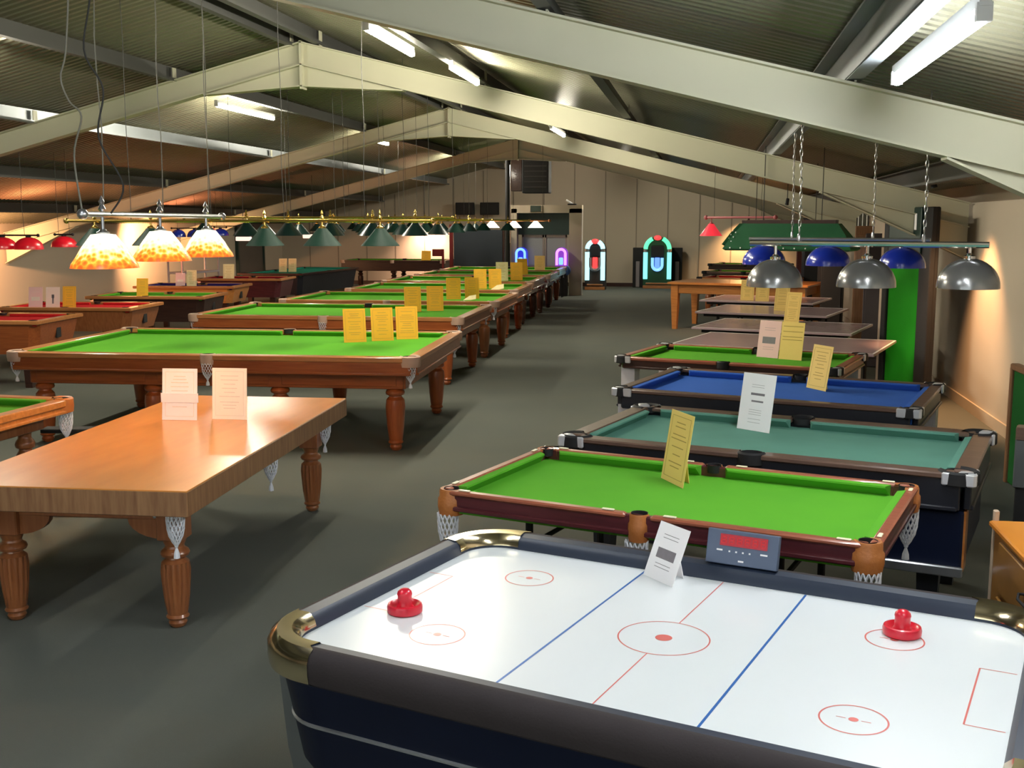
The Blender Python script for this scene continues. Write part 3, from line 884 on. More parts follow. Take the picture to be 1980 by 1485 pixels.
# brown wooden-topped table on the left foreground
t = empty('dining_table', (-3.12, 6.20, 0), radians(3), 'long oak dining top table over a snooker frame, two white cards on it', 'table')
TW, TLn, TH = 1.27, 2.86, .775
b = MB(); b.bevbox((0, 0, TH - .0625), (TW, TLn, .125), .004)
o = b.build('edge_band', W_EDGE, t)
b = MB(); b.bevbox((0, 0, TH - .004), (TW - .004, TLn - .004, .016), .003); b.build('tabletop', W_OAKTOP, t)
b = MB()
for sx in (-1, 1): b.bevbox((sx * .46, 0, TH - .16), (.045, TLn - .45, .10), .005)
for sy in (-1, 1):
    b.bevbox((0, sy * (TLn / 2 - .26), TH - .16), (.92, .045, .10), .005)
    # curved brackets beside the legs
    for sx in (-1, 1):
        pts = [(sx * .40, TH - .20), (sx * .40, TH - .31)] + [(sx * (.40 - .19 * sin(a)), TH - .31 + .10 * (1 - cos(a))) for a in [i * pi / 12 for i in range(1, 7)]]
        b.prism([(p[0], p[1]) for p in pts], 'y', sy * (TLn / 2 - .26) - .02, sy * (TLn / 2 - .26) + .02)
b.build('apron', W_LEG, t)
f = None
for sx in (-1, 1):
    for sy in (-1, 1):
        p = (sx * .44, sy * (TLn / 2 - .27), 0)
        if not f: f = turned_leg(TH - .125, .068, flute=14, n=84, blk=.72).build('leg', W_LEG, t, p)
        else: link_copy(f, t, p)
for sx in (-1, 1):
    for yy in (-TLn / 2 + .16, .05, TLn / 2 - .22):
        net(t, (sx * .53, yy - (.07 if yy < -1 else 0), TH - .125), True, .95)
for sx in (-1, 1):
    bb = MB(); bb.sphere((sx * .44 - .06, -TLn / 2 + .185, TH - .175), .012, 10); bb.build('bolt', CHROME, t)

# U shaped dark metal stand behind it
t = empty('floor_stand', (-4.0, 7.0, 0), radians(10), 'dark bent tube stand on the carpet behind the oak table', 'stand')
b = MB(); pts = [(-.5, 0, .5), (-.5, 0, .06), (-.46, 0, .02), (.22, 0, .02), (.27, 0, .03), (.30, 0, .08), (.31, 0, .45), (.29, 0, .62)]
b.tube(pts, .016, 8); b.build('bent_tube', BLACKM, t)
b = MB(); b.bevbox((-.1, 0, .62), (.85, .12, .03), .005); b.build('shelf', BLACKM, t)

# ------------------------------------------------------------------ air hockey
HK = (-.10, 3.345); HR = radians(-18.3)
t = empty('air_hockey_table', (HK[0], HK[1], 0), HR, 'large white air hockey table with dark rails and navy sides, nearest the viewer', 'air hockey table')


def rrect(L, W, r, z, n=10, cx=0, cy=0):
    pts = []
    for (sx, sy, a0) in ((1, -1, -pi / 2), (1, 1, 0), (-1, 1, pi / 2), (-1, -1, pi)):
        for i in range(n + 1):
            a = a0 + pi / 2 * i / n
            pts.append((cx + sx * (L / 2 - r) + r * cos(a), cy + sy * (W / 2 - r) + r * sin(a), z))
    return pts


IL, IW = 2.02, 1.24
OL, OW = 2.22, 1.46
CYO = .005
PZ = .76; RZ = .812
railprof = [(OL - .05, OW - .05, .24, .70), (OL - .01, OW - .01, .25, .715), (OL, OW, .255, .745), (OL, OW, .255, .778), (OL - .02, OW - .02, .245, .80),
            (OL - .06, OW - .06, .225, RZ), (IL + .12, IW + .12, .19, RZ)]
b = MB(); b.loft([rrect(l, w, r, z, cy=CYO) for l, w, r, z in railprof]); b.build('rail', RAILGR, t)
b = MB(); b.loft([rrect(l, w, r, z, cy=CYO) for l, w, r, z in ((IL + .12, IW + .12, .19, RZ), (IL + .04, IW + .04, .15, RZ - .005), (IL + .012, IW + .012, .14, RZ - .02), (IL, IW, .135, PZ - .001))])
b.build('inner_rail', RAILIN, t)
# playfield with printed markings
b = MB(); pf = rrect(IL + .01, IW + .01, .138, PZ, cy=CYO); pb = rrect(IL + .01, IW + .01, .138, PZ - .02, cy=CYO); b.loft([pb, pf], cap0=True, cap1=True)
zz = PZ + .0006


def ring(cx, cy, r, w, n=48):
    vs = []; fs = []
    for i in range(n):
        a = 2 * pi * i / n
        vs += [(cx + (r - w) * cos(a), cy + (r - w) * sin(a), zz), (cx + r * cos(a), cy + r * sin(a), zz)]
    for i in range(n):
        j = (i + 1) % n; fs.append((2 * i, 2 * i + 1, 2 * j + 1, 2 * j))
    b.add(vs, fs)


def disc(cx, cy, r, n=24):
    b.add([(cx + r * cos(2 * pi * i / n), cy + r * sin(2 * pi * i / n), zz) for i in range(n)], [tuple(range(n))])


def strip(x0, y0, x1, y1, w):
    d = Vector((x1 - x0, y1 - y0, 0)).normalized(); n_ = Vector((-d.y, d.x, 0)) * w / 2
    A = Vector((x0, y0, zz)); B_ = Vector((x1, y1, zz))
    b.add([A - n_, B_ - n_, B_ + n_, A + n_], [(0, 1, 2, 3)])


b.mat(1)
for sx in (-1, 1):
    for sy in (-1, 1):
        cx, cy = sx * .642, sy * .318 + .012
        ring(cx, cy, .090, .005); disc(cx, cy, .013)
        strip(cx - .045, cy, cx - .02, cy, .003); strip(cx + .02, cy, cx + .045, cy, .003)
    gx = .90 * sx
    strip(gx, -.20, gx, .215, .005); strip(gx, -.20, sx * 1.0, -.20, .004); strip(gx, .215, sx * 1.0, .215, .004)
ring(0, .005, .145, .0045, 64); disc(0, .005, .027)
strip(0, -.61, 0, -.14, .004); strip(0, .15, 0, .62, .004)
b.mat(2)
strip(-.297, -.61, -.297, .62, .008); strip(.297, -.61, .297, .62, .008)
b.build('playfield', [WHITEPF, REDLINE, BLUELINE], t)
# corner caps: thick shells over the rail corners
for ci, (sx, sy) in enumerate(((1, -1), (1, 1), (-1, 1), (-1, -1))):
    def cc(l, w, r, z, e=.003):
        P = rrect(l + 2 * e, w + 2 * e, r + e, z, 10, cy=CYO)[ci * 11:(ci + 1) * 11]
        return P
    loops = [cc(l, w, r, z + (.003 if z > .81 else 0)) for l, w, r, z in railprof]
    loops += [cc(IL + .05, IW + .05, .16, RZ + .001, 0), cc(IL + .010, IW + .010, .14, RZ - .018, -.001), cc(IL - .002, IW - .002, .135, PZ + .010, -.001)]
    # lengthen both ends a little along the straight rails
    L2 = []
    for lp in loops:
        a0, a1 = Vector(lp[0]), Vector(lp[-1])
        d0 = (a0 - Vector(lp[1])).normalized(); d1 = (a1 - Vector(lp[-2])).normalized()
        d0 = Vector((round(d0.x), round(d0.y), 0)); d1 = Vector((round(d1.x), round(d1.y), 0))
        L2.append([tuple(a0 + d0 * .03)] + lp + [tuple(a1 + d1 * .03)])
    c = MB(); c.loft(L2, closed=False); c.build('corner_cap', GOLDCH, t)
# body
b = MB()
bl = [(OL - .08, OW - .08, .20, .71), (OL - .10, OW - .10, .19, .69), (OL - .18, OW - .20, .17, .40), (OL - .32, OW - .34, .15, .26)]
b.loft([rrect(l, w, r, z, cy=CYO) for l, w, r, z in reversed(bl)], cap0=True, cap1=True); b.build('cabinet', NAVY, t)
b = MB()
sl = [(OL - .158, OW - .170, .18, .548), (OL - .150, OW - .162, .18, .556), (OL - .156, OW - .168, .18, .564)]
sl = [(OL - .144, OW - .153, .182, .538), (OL - .130, OW - .138, .187, .542), (OL - .128, OW - .136, .187, .549), (OL - .139, OW - .148, .182, .553)]
b.loft([rrect(l, w, r, z, cy=CYO) for l, w, r, z in sl]); b.build('silver_stripe', SILVER, t)
for sx in (-1, 1):
    b = MB()
    l0 = []
    for z, xi, xo, hw in ((0, .70, .98, .50), (.05, .70, 1.0, .52), (.40, .80, 1.05, .56), (.69, .85, 1.065, .58)):
        l0.append([(sx * xi, -hw + CYO, z), (sx * xo, -hw + CYO, z), (sx * xo, hw + CYO, z), (sx * xi, hw + CYO, z)])
    b.loft(l0, cap0=True, cap1=True); b.build('end_leg', GREYP, t)

# electronic scorer on the far rail
s = empty('score_display', (HK[0] + .05 * cos(HR) - .685 * sin(HR), HK[1] + .05 * sin(HR) + .685 * cos(HR), RZ), HR, 'slate grey scorer with a red display on the far rail of the air hockey table', 'scoreboard')
TX = Matrix.Rotation(radians(-14), 3, 'X')
b = MB(); b.box((0, 0, 0), (.265, .03, .125), M=TX); b.v = [(v[0], v[1], v[2] + .062) for v in b.v]; b.build('casing', SCORER, s, bevel=.004)
b = MB(); b.box((.005, -.0165, .026), (.175, .004, .042)); b.v = [tuple(TX @ Vector(v) + Vector((0, 0, .062))) for v in b.v]; b.build('display', LEDP, s)
b = MB()
for k in range(6):
    x0 = -.068 + k * .029
    for (dx, dz, w, h) in ((-.008, -.006, .003, .011), (0, .012, .014, .003), (0, 0, .014, .003), (0, -.012, .014, .003), (-.008, .006, .003, .011), (.008, -.006, .003, .011), (.008, .006, .003, .011)):
        b.box((x0 + dx, -.0192, .026 + dz), (w, .001, h))
b.v = [tuple(TX @ Vector(v) + Vector((0, 0, .062))) for v in b.v]; b.build('digits', LEDS, s)
b = MB()
for x0, w in ((-.082, .022), (.082, .026)): b.box((x0, -.0162, -.012), (w, .002, .006))
for x0 in (-.045, -.02, .005, .03): b.box((x0, -.0162, -.014), (.006, .002, .006))
b.box((0, -.0162, -.046), (.02, .002, .006))
b.v = [tuple(TX @ Vector(v) + Vector((0, 0, .062))) for v in b.v]; b.build('buttons', WHITEC, s)


def hockey_world(x, y, z): return (HK[0] + x * cos(HR) - y * sin(HR), HK[1] + x * sin(HR) + y * cos(HR), z)


def mallet(x, y, label):
    b = MB()
    b.lathe([(q * 1.16, z * 1.12) for q, z in [(.046, .0), (.0505, .003), (.0515, .018), (.049, .026), (.043, .028), (.036, .020), (.026, .017), (.0215, .024), (.0205, .050), (.0220, .056), (.020, .064), (.013, .071), (.004, .074), (.0005, .0742)]], n=32)
    o = b.build('air_hockey_mallet', REDPL, None, hockey_world(x, y, PZ + .001)); tag(o, label, 'mallet', 'red air hockey mallets'); return o


mallet(-.845, -.185, 'red air hockey mallet inside the left goal box, beside two small circles')
mallet(.655, .385, 'red air hockey mallet on the far edge of the right-hand small circle')

# ------------------------------------------------------------------ cards
def card(x, y, z, w, h, yaw, matl, ink, label, style=0, lean=10, group='folded price cards', roll=0, cat='price card'):
    b = MB()
    th = .0025
    la = radians(lean)
    up = Vector((0, sin(la), cos(la))); nrm = Vector((0, -cos(la), sin(la)))
    b.mat(0)
    def P(u, v, d): return Vector((u, 0, 0)) + up * v + nrm * d
    def quad(u0, u1, v0, v1, d0, d1):
        vs = [P(u0, v0, d0), P(u1, v0, d0), P(u1, v1, d0), P(u0, v1, d0), P(u0, v0, d1), P(u1, v0, d1), P(u1, v1, d1), P(u0, v1, d1)]
        b.add(vs, [(3, 2, 1, 0), (4, 5, 6, 7), (0, 1, 5, 4), (1, 2, 6, 5), (2, 3, 7, 6), (3, 0, 4, 7)])
    quad(-w / 2, w / 2, 0, h, 0, th)
    # rear leaf
    top = P(0, h, 0)
    dep = top.y + .022
    vs = []
    top = P(0, h * .8, 0)
    for (u, (yy, z_)) in ((-w * .14, (dep, 0)), (w * .14, (dep, 0)), (w * .14, (top.y, top.z)), (-w * .14, (top.y, top.z))): vs.append(Vector((u, yy, z_)))
    vs2 = [v + Vector((0, -.0025, -.0003)) for v in vs]
    b.add(vs + vs2, [(0, 1, 2, 3), (7, 6, 5, 4), (0, 4, 5, 1), (1, 5, 6, 2), (2, 6, 7, 3), (3, 7, 4, 0)])
    b.mat(1)
    e0, e1 = th, th + .0006
    rnd = random.Random(int(abs(x * 91 + y * 37) * 10))
    if style == 0:      # bordered text block
        m_ = w * .09; t_ = .0022
        quad(-w / 2 + m_, w / 2 - m_, h * .93, h * .93 + t_, e0, e1); quad(-w / 2 + m_, w / 2 - m_, h * .07, h * .07 + t_, e0, e1)
        quad(-w / 2 + m_, -w / 2 + m_ + t_, h * .07, h * .93, e0, e1); quad(w / 2 - m_ - t_, w / 2 - m_, h * .07, h * .93, e0, e1)
        v = h * .84
        while v > h * .14:
            l = rnd.uniform(.15, .33) * w
            quad(-l, l, v, v + .0045, e0, e1); v -= h * rnd.choice((.06, .08, .11))
    elif style == 1:    # small pictures with text
        quad(-w * .20, w * .22, h * .62, h * .66, e0, e1); quad(-w * .16, w * .2, h * .50, h * .53, e0, e1)
        for v in (.80, .76, .36, .32, .28, .2, .14): quad(-w * .2, w * .18, h * v, h * v + .0015, e0, e1)
    elif style == 2:    # picture block
        quad(-w * .30, w * .30, h * .38, h * .56, e0, e1)
        for v in (.8, .74, .28, .22): quad(-w * .25, w * .25, h * v, h * v + .002, e0, e1)
    elif style == 3:    # dark figure
        quad(-w * .05, w * .07, h * .25, h * .65, e0, e1); quad(-w * .09, w * .10, h * .5, h * .66, e0, e1)
    elif style == 4:    # lines across
        for v in (.88, .74, .60, .52): quad(-w * .42, w * .44, h * v, h * v + .006, e0, e1)
    o = b.build('price_card', [matl, ink], None, (x, y, z), radians(yaw), smooth=0)
    if roll: o.rotation_euler = (0, radians(roll), radians(yaw))
    tag(o, label, cat, group); return o


CZ = .819
GY = 'yellow price cards on the snooker tables'
card(-3.56, 10.98, CZ, .235, .35, 28, YEL, INK_Y, 'yellow card on the nearest snooker table, leftmost of its three', group=GY)
card(-3.32, 11.17, CZ, .235, .35, 28, YEL, INK_Y, 'yellow card on the nearest snooker table, middle of its three', group=GY)
card(-3.11, 11.38, CZ, .235, .35, 24, YEL, INK_Y, 'yellow card on the nearest snooker table, rightmost of its three', group=GY)
card(-4.00, 14.95, CZ, .235, .35, 22, YEL, INK_Y, 'yellow card on the second snooker table, left of the pair', group=GY)
card(-3.73, 15.15, CZ, .235, .35, 18, YEL, INK_Y, 'yellow card on the second snooker table, right of the pair', group=GY)
card(-4.00, 17.50, CZ, .235, .35, 18, YEL, INK_Y, 'yellow card on the third snooker table, left of the pair', group=GY)
card(-3.74, 17.72, CZ, .235, .35, 18, YEL, INK_Y, 'yellow card on the third snooker table, behind the cream paper', group=GY)
card(-4.15, 20.42, CZ, .24, .37, 18, YEL, INK_Y, 'yellow card on the fourth snooker table, left of the pair', group=GY)
card(-3.90, 20.60, CZ, .24, .37, 18, YEL, INK_Y, 'yellow card on the fourth snooker table, right of the pair', group=GY)
card(-4.27, 23.35, CZ, .26, .40, 16, CREAM, INK_Y, 'cream card on the fifth snooker table', group=GY)
card(-3.99, 23.55, CZ, .26, .39, 16, YEL, INK_Y, 'yellow card on the fifth snooker table beside the cream one', group=GY)
card(-4.30, 26.3, CZ, .26, .38, 30, YEL, INK_Y, 'yellow card alone on the sixth snooker table', group=GY)
card(-4.25, 28.7, CZ, .27, .38, 10, mat('peach_card', (.88, .52, .24), .8, noise=.1, nscale=5), INK_Y, 'peach card on the farthest snooker table', group=GY)


def flat_paper(x, y, z, s, yaw, label):
    b = MB()
    pts = [(-.12, -.05, .002), (.02, -.06, .004), (.11, -.05, .02), (.12, .06, .09), (.0, .07, .07), (-.05, .05, .02)]
    pts = [(p[0] * s, p[1] * s, p[2] * s) for p in pts]
    low = [(p[0], p[1], max(0, p[2] - .004)) for p in pts]
    b.loft([low, pts], cap0=True, cap1=True)
    o = b.build('folded_paper', CREAM, None, (x, y, z), radians(yaw), smooth=0); tag(o, label, 'paper', 'fallen cream papers'); return o


flat_paper(-3.72, 17.42, CZ, .9, 15, 'crumpled cream paper lying on the third snooker table')
flat_paper(-3.80, 20.25, CZ, 1.1, 15, 'small cream paper fallen flat on the fourth snooker table')

GR = 'price cards on the right-hand tables'
card(-.13, 5.25, .809, .235, .345, -62, YELP, INK_Y, 'pale yellow card leaning on the small green snooker table', group=GR, lean=9)
card(.31, 6.70, .809, .235, .345, -38, WHITEC, INK_G, 'white card with two small pictures on the teal pool table', 1, group=GR)
card(.86, 8.62, .789, .235, .34, -58, YELP, INK_Y, 'narrow-looking yellow card on the blue pool table', group=GR)
card(.60, 10.62, .789, .225, .35, -32, PINKC, INK_G, 'pink card with a dark picture on the green pool table', 2, group=GR)
card(.80, 10.48, .789, .225, .35, -28, YELP, INK_Y, 'yellow striped card beside the pink card on the green pool table', 4, group=GR)
card(.71, 18.95, .763, .22, .34, -12, YELP, INK_Y, 'yellow card under the left silver dome, left of the pair', group=GR)
card(.95, 18.80, .763, .22, .34, -12, YELP, INK_Y, 'yellow card under the left silver dome, right of the pair', group=GR)
card(1.12, 16.70, .763, .22, .42, -25, YELP, INK_Y, 'tall yellow card standing behind the striped card', group=GR)
card(1.12, 14.70, .763, .22, .40, -35, YELP, INK_Y, 'yellow card leaning just above the striped card', group=GR)
card(-.14, 3.905, PZ + .001, .17, .21, -50, WHITEC, INK_G, 'white card with a small picture standing on the air hockey table', 2, group=None, lean=22)

GB = 'cards on the oak table'
card(-3.34, 6.60, TH + .005, .235, .335, 4, WHITEC, INK_P, 'white bordered card with a bright band, left on the oak table', group=GB, lean=7)
card(-3.03, 6.68, TH + .005, .235, .335, 2, CREAM if False else mat('ivory_card', (.95, .90, .78), .75, noise=.08, nscale=5), INK_P, 'ivory bordered card, right on the oak table', group=GB, lean=5)
b = MB(); b.box((0, -.002, .0), (.25, .006, .06)); o = b.build('paper_band', mat('bright_white_paper', (.95, .95, .97), .6, noise=.03, nscale=5), None, (-3.338, 6.60 - .002 + .012, TH + .15), radians(4), smooth=0)
tag(o, 'bright white strip of paper wrapped round the left card on the oak table', 'paper strip')

GL = 'cards on the left pool tables'
card(-9.52, 14.55, .812, .20, .32, 12, PINKC, INK_P, 'pink card on the red pool table, leftmost of three', 2, group=GL)
card(-9.28, 14.60, .812, .20, .32, 12, mat('pale_pink_card', (.90, .70, .62), .8, noise=.1, nscale=5), INK_G, 'pale pink card with a dark figure on the red pool table', 3, group=GL)
card(-9.05, 14.65, .812, .19, .33, 12, YEL, INK_Y, 'yellow card on the red pool table beside the pink ones', group=GL)
card(-9.25, 17.15, .812, .19, .32, 12, YEL, INK_Y, 'yellow card alone on the olive green pool table', group=GL)
card(-9.86, 19.75, .822, .18, .28, 12, PINKC, INK_P, 'small pink card on the light oak pool table', 2, group=GL)
card(-9.68, 19.85, .822, .19, .33, 12, CREAM, INK_Y, 'cream card beside the small pink card on the light oak pool table', group=GL)
card(-10.2, 22.7, .822, .24, .34, 12, CREAM, INK_Y, 'cream card on the dark red pool table', group=GL)
card(-10.45, 26.5, .822, .20, .34, 10, CREAM, INK_Y, 'cream card on the turquoise table, left of the touching pair', group=GL)
card(-10.22, 26.55, .822, .20, .34, 10, CREAM, INK_Y, 'cream card on the turquoise table, right of the touching pair', group=GL)
card(-8.22, 32.3, .889, .28, .33, 5, YEL, INK_Y, 'yellow card on the dark table by the far wall', group=GL)


# ------------------------------------------------------------------ hanging lamps
def cone_prof(r=.18, h=.17): return [(r, 0), (r * .97, .008), (r * .32, h * .88), (r * .24, h), (r * .10, h)]
def dome_prof(r=.18, h=.155):
    return [(r, 0), (r, .012)] + [(r * cos(a), .012 + (h - .012) * sin(a)) for a in [i * pi / 2 / 9 * .93 for i in range(1, 10)]]


SHM = {}


def shade_mesh(kind, m, r=.18, h=.165):
    key = (kind, m.name, r, h)
    if key in SHM: return SHM[key]
    b = MB()
    pr_ = cone_prof(r, h) if kind == 'cone' else dome_prof(r, h) if kind == 'dome' else \
        [(r * 1.12, 0), (r * 1.08, .022), (r * .92, .06), (r * .74, .11), (r * .56, .15), (r * .40, h), (r * .2, h + .004)]
    b.lathe(pr_, n=36, cap=False)
    b.mat(1)
    inn = [(max(.001, q - .004), z - .003 if i else z + .001) for i, (q, z) in enumerate(pr_)]
    b.lathe(inn, n=36, cap=False)
    o = b.build('shade', [m, m if m in (TIFF, WHITESH) else SHADE_IN]); me = o.data; bpy.data.objects.remove(o)
    SHM[key] = me; return me


def bar_lamp(P0, P1, shades, label, group, kind='cone', sm=CONE, bm=BRASS, barr=.014, cords=(.1, .9), cm=WIRE, chain=False, r=.18, h=.165,
             finial=True, ends=True, name='billiard_lamp', cordz=None, stem=True, collar=None, shade_cord=False):
    P0 = Vector(P0); P1 = Vector(P1); C0 = (P0 + P1) / 2
    L = (P1 - P0).length; rz = atan2(P1.y - P0.y, P1.x - P0.x)
    t = empty(name, C0, rz, label, 'hanging lamp', group)
    b = MB(); b.tube([(-L / 2, 0, 0), (L / 2, 0, 0)], barr, 10)
    if ends:
        for sx in (-1, 1): b.sphere((sx * L / 2, 0, 0), barr * 1.9, 10)
    b.build('bar', bm, t)
    for (q, zb) in shades:
        p = Vector(q) if len(q) == 3 else Vector((q[0], q[1], 0))
        d = p - C0; x = d.x * cos(rz) + d.y * sin(rz)
        o = bpy.data.objects.new('shade', shade_mesh(kind, sm, r, h)); COL.objects.link(o); o.parent = t; o.location = (x, 0, zb - C0.z)
        zt = zb - C0.z + h
        b = MB()
        b.lathe([(.034, zt - .006), (.036, zt + .012), (.022, zt + .02), (.016, zt + .03)], (x, 0, 0), 12)
        if -zt > .03: b.tube([(x, 0, zt), (x, 0, -barr * .3)], .010, 8)
        if finial:
            b.lathe([(.012, barr), (.022, .03), (.010, .055), (.016, .07), (.003, .10), (.0005, .105)], (x, 0, 0), 10)
        b.build('stem', collar or bm, t)
    for k, f_ in enumerate(cords):
        x = -L / 2 + L * f_
        wx = C0.x + x * cos(rz); top = (cordz if cordz else zs(wx)) - C0.z - .02
        b = MB()
        if chain:
            n = int(top / .045)
            for i in range(n):
                z0 = .02 + i * top / n; cx = sin(i * .35) * .004
                A = Vector((0, 1, 0)) if i % 2 else Vector((1, 0, 0))
                pts = []
                for j in range(9):
                    a = 2 * pi * j / 8
                    pts.append(Vector((x + cx, 0, z0 + .02)) + A * (.009 * cos(a)) + Vector((0, 0, 1)) * (.026 * sin(a)))
                b.tube(pts, .0030, 4, cap=False)
            b.lathe([(.008, 0), (.012, .02), (.010, .05), (.004, .06)], (x, 0, 0), 8)
            b.build('chain', SILVER, t)
        else:
            pts = [(x + sin(i * 1.3 + k) * .006, cos(i * 1.7) * .006, barr + (top - barr) * i / 8) for i in range(9)]
            b.tube(pts, .0034, 5); b.build('cord', cm, t)
    return t


# lamps on the right
bar_lamp((.30, 7.70, 1.918), (1.70, 7.16, 1.912), [((.45, 7.6), 1.625), ((1.01, 7.38), 1.640), ((1.58, 7.15), 1.650)],
         'silver bar lamp with three silver-grey domes, hanging nearest on the right', None, 'dome', DOME_S, CHROME, .020, (.22, .745), chain=True, r=.185, h=.185, finial=False, ends=False)
bar_lamp((.38, 9.99, 1.915), (1.78, 9.40, 1.905), [((.50, 9.92), 1.690), ((1.02, 9.70), 1.690), ((1.58, 9.47), 1.685)],
         'silver bar lamp with three glossy blue domes, just behind the silver-grey one', None, 'dome', DOME_B, SILVER, .016, (.25, .70), chain=True, r=.185, h=.17, finial=False, ends=False)
bar_lamp((.0, 19.05, 2.14), (1.1, 18.4, 2.13), [((.09, 19.0), 1.83)], 'pink bar lamp with one lit red shade, farther back on the right', None, 'cone', DOME_RL,
         mat('pink_bar', (.45, .12, .13), .4, noise=.1, nscale=5), .02, (.12, .8), r=.19, h=.2, finial=False)

# green canopy lights
def canopy(x, y, rz, L, label):
    t = empty('canopy_light', (x, y, 1.74), rz, label, 'hanging lamp', 'green canopy lights')
    b = MB()
    pr_ = [(-.27, .0), (-.30, .02), (-.14, .27), (.14, .27), (.30, .02), (.27, 0)]
    # hipped ends: loft of rectangles
    loops = []
    for z, l, w in ((0, L, .56), (.02, L + .06, .60), (.17, L - .10, .36), (.30, L - .3, .20)):
        loops.append([(-l / 2, -w / 2, z), (l / 2, -w / 2, z), (l / 2, w / 2, z), (-l / 2, w / 2, z)])
    b.loft(loops, cap1=True); b.build('canopy', mat('canopy_green', (.005, .085, .028), .6, noise=.3, nscale=6), t)
    b = MB()
    for k in range(int(L / .12)):
        b.sphere((-L / 2 + .06 + k * .12, -.302, .03), .009, 8); 
    for k in range(4):
        b.sphere((-L / 2 - .03, -.24 + k * .15, .03), .010, 8)
        b.sphere((-L / 2 + .03 + k * .02, -.25 + .02 * k, .05 + .05 * k), .009, 8)
    b.build('studs', WHITEC, t)
    b = MB(); b.box((0, 0, .32), (L - .36, .16, .04)); b.build('top_rail', W_DARK, t)
    for sx in (-1, 1):
        b = MB(); top = zs(x) - 1.74 - .04; b.tube([(sx * (L / 2 - .35), 0, .33), (sx * (L / 2 - .35), .01, top)], .005, 6); b.build('cord', WIRE, t)
    return t


canopy(.95, 12.85, RT, 1.35, 'green studded canopy light above the blue domes, nearer one')
canopy(1.05, 15.4, RT, 1.5, 'green studded canopy light above the blue domes, farther one')

# stained glass lamp over the oak table
bar_lamp((-3.27, 5.47, 2.075), (-3.55, 7.82, 2.115), [((-3.26, 5.72), 1.80), ((-3.37, 6.58), 1.81), ((-3.48, 7.46), 1.81)],
         'lit stained glass lamp with three shades over the oak table', None, 'tiff', TIFF, SILVER, .016, (.12, .50, .88), r=.165, h=.185, finial=True, cm=WIREL, collar=SILVER)
for (x, y) in ((-3.26, 5.72), (-3.37, 6.58), (-3.48, 7.46)):
    d = bpy.data.lights.new('shade_bulb', 'POINT'); d.energy = 4; d.color = (1, .72, .42); d.shadow_soft_size = .04
    o = bpy.data.objects.new('shade_bulb', d); COL.objects.link(o); o.location = (x, y, 1.84)

# green cone lamps over the snooker tables
def cones(x_right, y, n, label, z=1.83, sp=.56, sm=CONE, slope=.1):
    xs_ = [x_right - sp * i for i in range(n)]
    x0, x1 = xs_[-1] - .28, xs_[0] + .5
    yy = lambda x: y + (x - x_right) * slope
    return bar_lamp((x0, yy(x0), z + .235), (x1, yy(x1), z + .24), [((x, yy(x)), z) for x in xs_], label, 'green cone lamps over the snooker tables', 'cone', sm, BRASS, .015,
                    (.18, .40, .60, .82) if n > 4 else (.2, .8), r=.185, h=.165)


cones(-3.07, 10.30, 6, 'brass bar lamp with green cone shades over the nearest snooker table')
cones(-3.74, 14.15, 6, 'brass bar lamp with dark cone shades over the second snooker table', 1.88, sm=CONEB)
cones(-4.20, 17.3, 6, 'brass bar lamp with dark cone shades over the third snooker table', 1.86, sm=CONEB)
cones(-4.55, 20.1, 5, 'brass bar lamp with green cone shades over the fourth snooker table', 1.87)
cones(-4.90, 22.9, 4, 'brass bar lamp with dark cone shades over the fifth snooker table', 1.87, sm=CONEB)
cones(-4.55, 25.6, 3, 'brass bar lamp with green cone shades over the sixth snooker table', 1.87)
bar_lamp((-5.7, 28.1, 2.10), (-3.9, 28.0, 2.10), [((-5.40, 28.1), 1.92), ((-4.82, 28.05), 1.92), ((-4.26, 28.0), 1.92)],
         'lit lamp with three glowing cream shades in front of the booth', None, 'cone', WHITESH, mat('copper_bar', (.5, .2, .08), .35, metal=.8, noise=.2, nscale=8), .02, (.1, .9), r=.2, h=.17, finial=False)
# extra dark cone lamps farther back on the left
cones(-7.3, 24.5, 4, 'dark cone lamp in the distance left of the row, nearer one', 1.86, .5, CONEB, 0)
cones(-6.9, 27.5, 5, 'dark cone lamp in the distance left of the row, farther one', 1.88, .5, CONEB, 0)
cones(-6.3, 30.3, 4, 'dark cone lamp beneath the two black monitors', 1.86, .55, CONEB, 0)

# red and blue dome lamps on the left
def domes(P, label, sm, kind='dome', z=1.69, group='dome lamps along the left wall', r=.19, barm=BLACKM, zb=.16):
    xs_ = [p[0] for p in P]
    return bar_lamp((min(xs_) - .15, P[0][1], z + .19), (max(xs_) + .15, P[-1][1], z + .19), [((p[0], p[1]), z) for p in P], label, group, kind, sm, barm, .012, (.2, .8), r=r, h=.165, finial=False)


domes([(-9.82, 13.8), (-9.45, 13.8), (-9.05, 13.76)], 'red dome lamp with three shades at the left edge', DOME_R)
domes([(-9.72, 15.7)], 'single red dome lamp between the left edge group and the stained glass lamp', DOME_R, z=1.68)
domes([(-11.28, 22.6), (-10.92, 22.65)], 'small blue dome lamp in the distance behind the stained glass lamp', DOME_B, z=1.74, r=.16)
domes([(-11.5, 24.6), (-10.55, 24.6)], 'small red dome lamp in the distance right of the stained glass lamp', DOME_RL, z=1.78, r=.19)
domes([(-11.08, 24.3)], 'small blue dome between two red ones in the distance', DOME_B, z=1.75, r=.19)

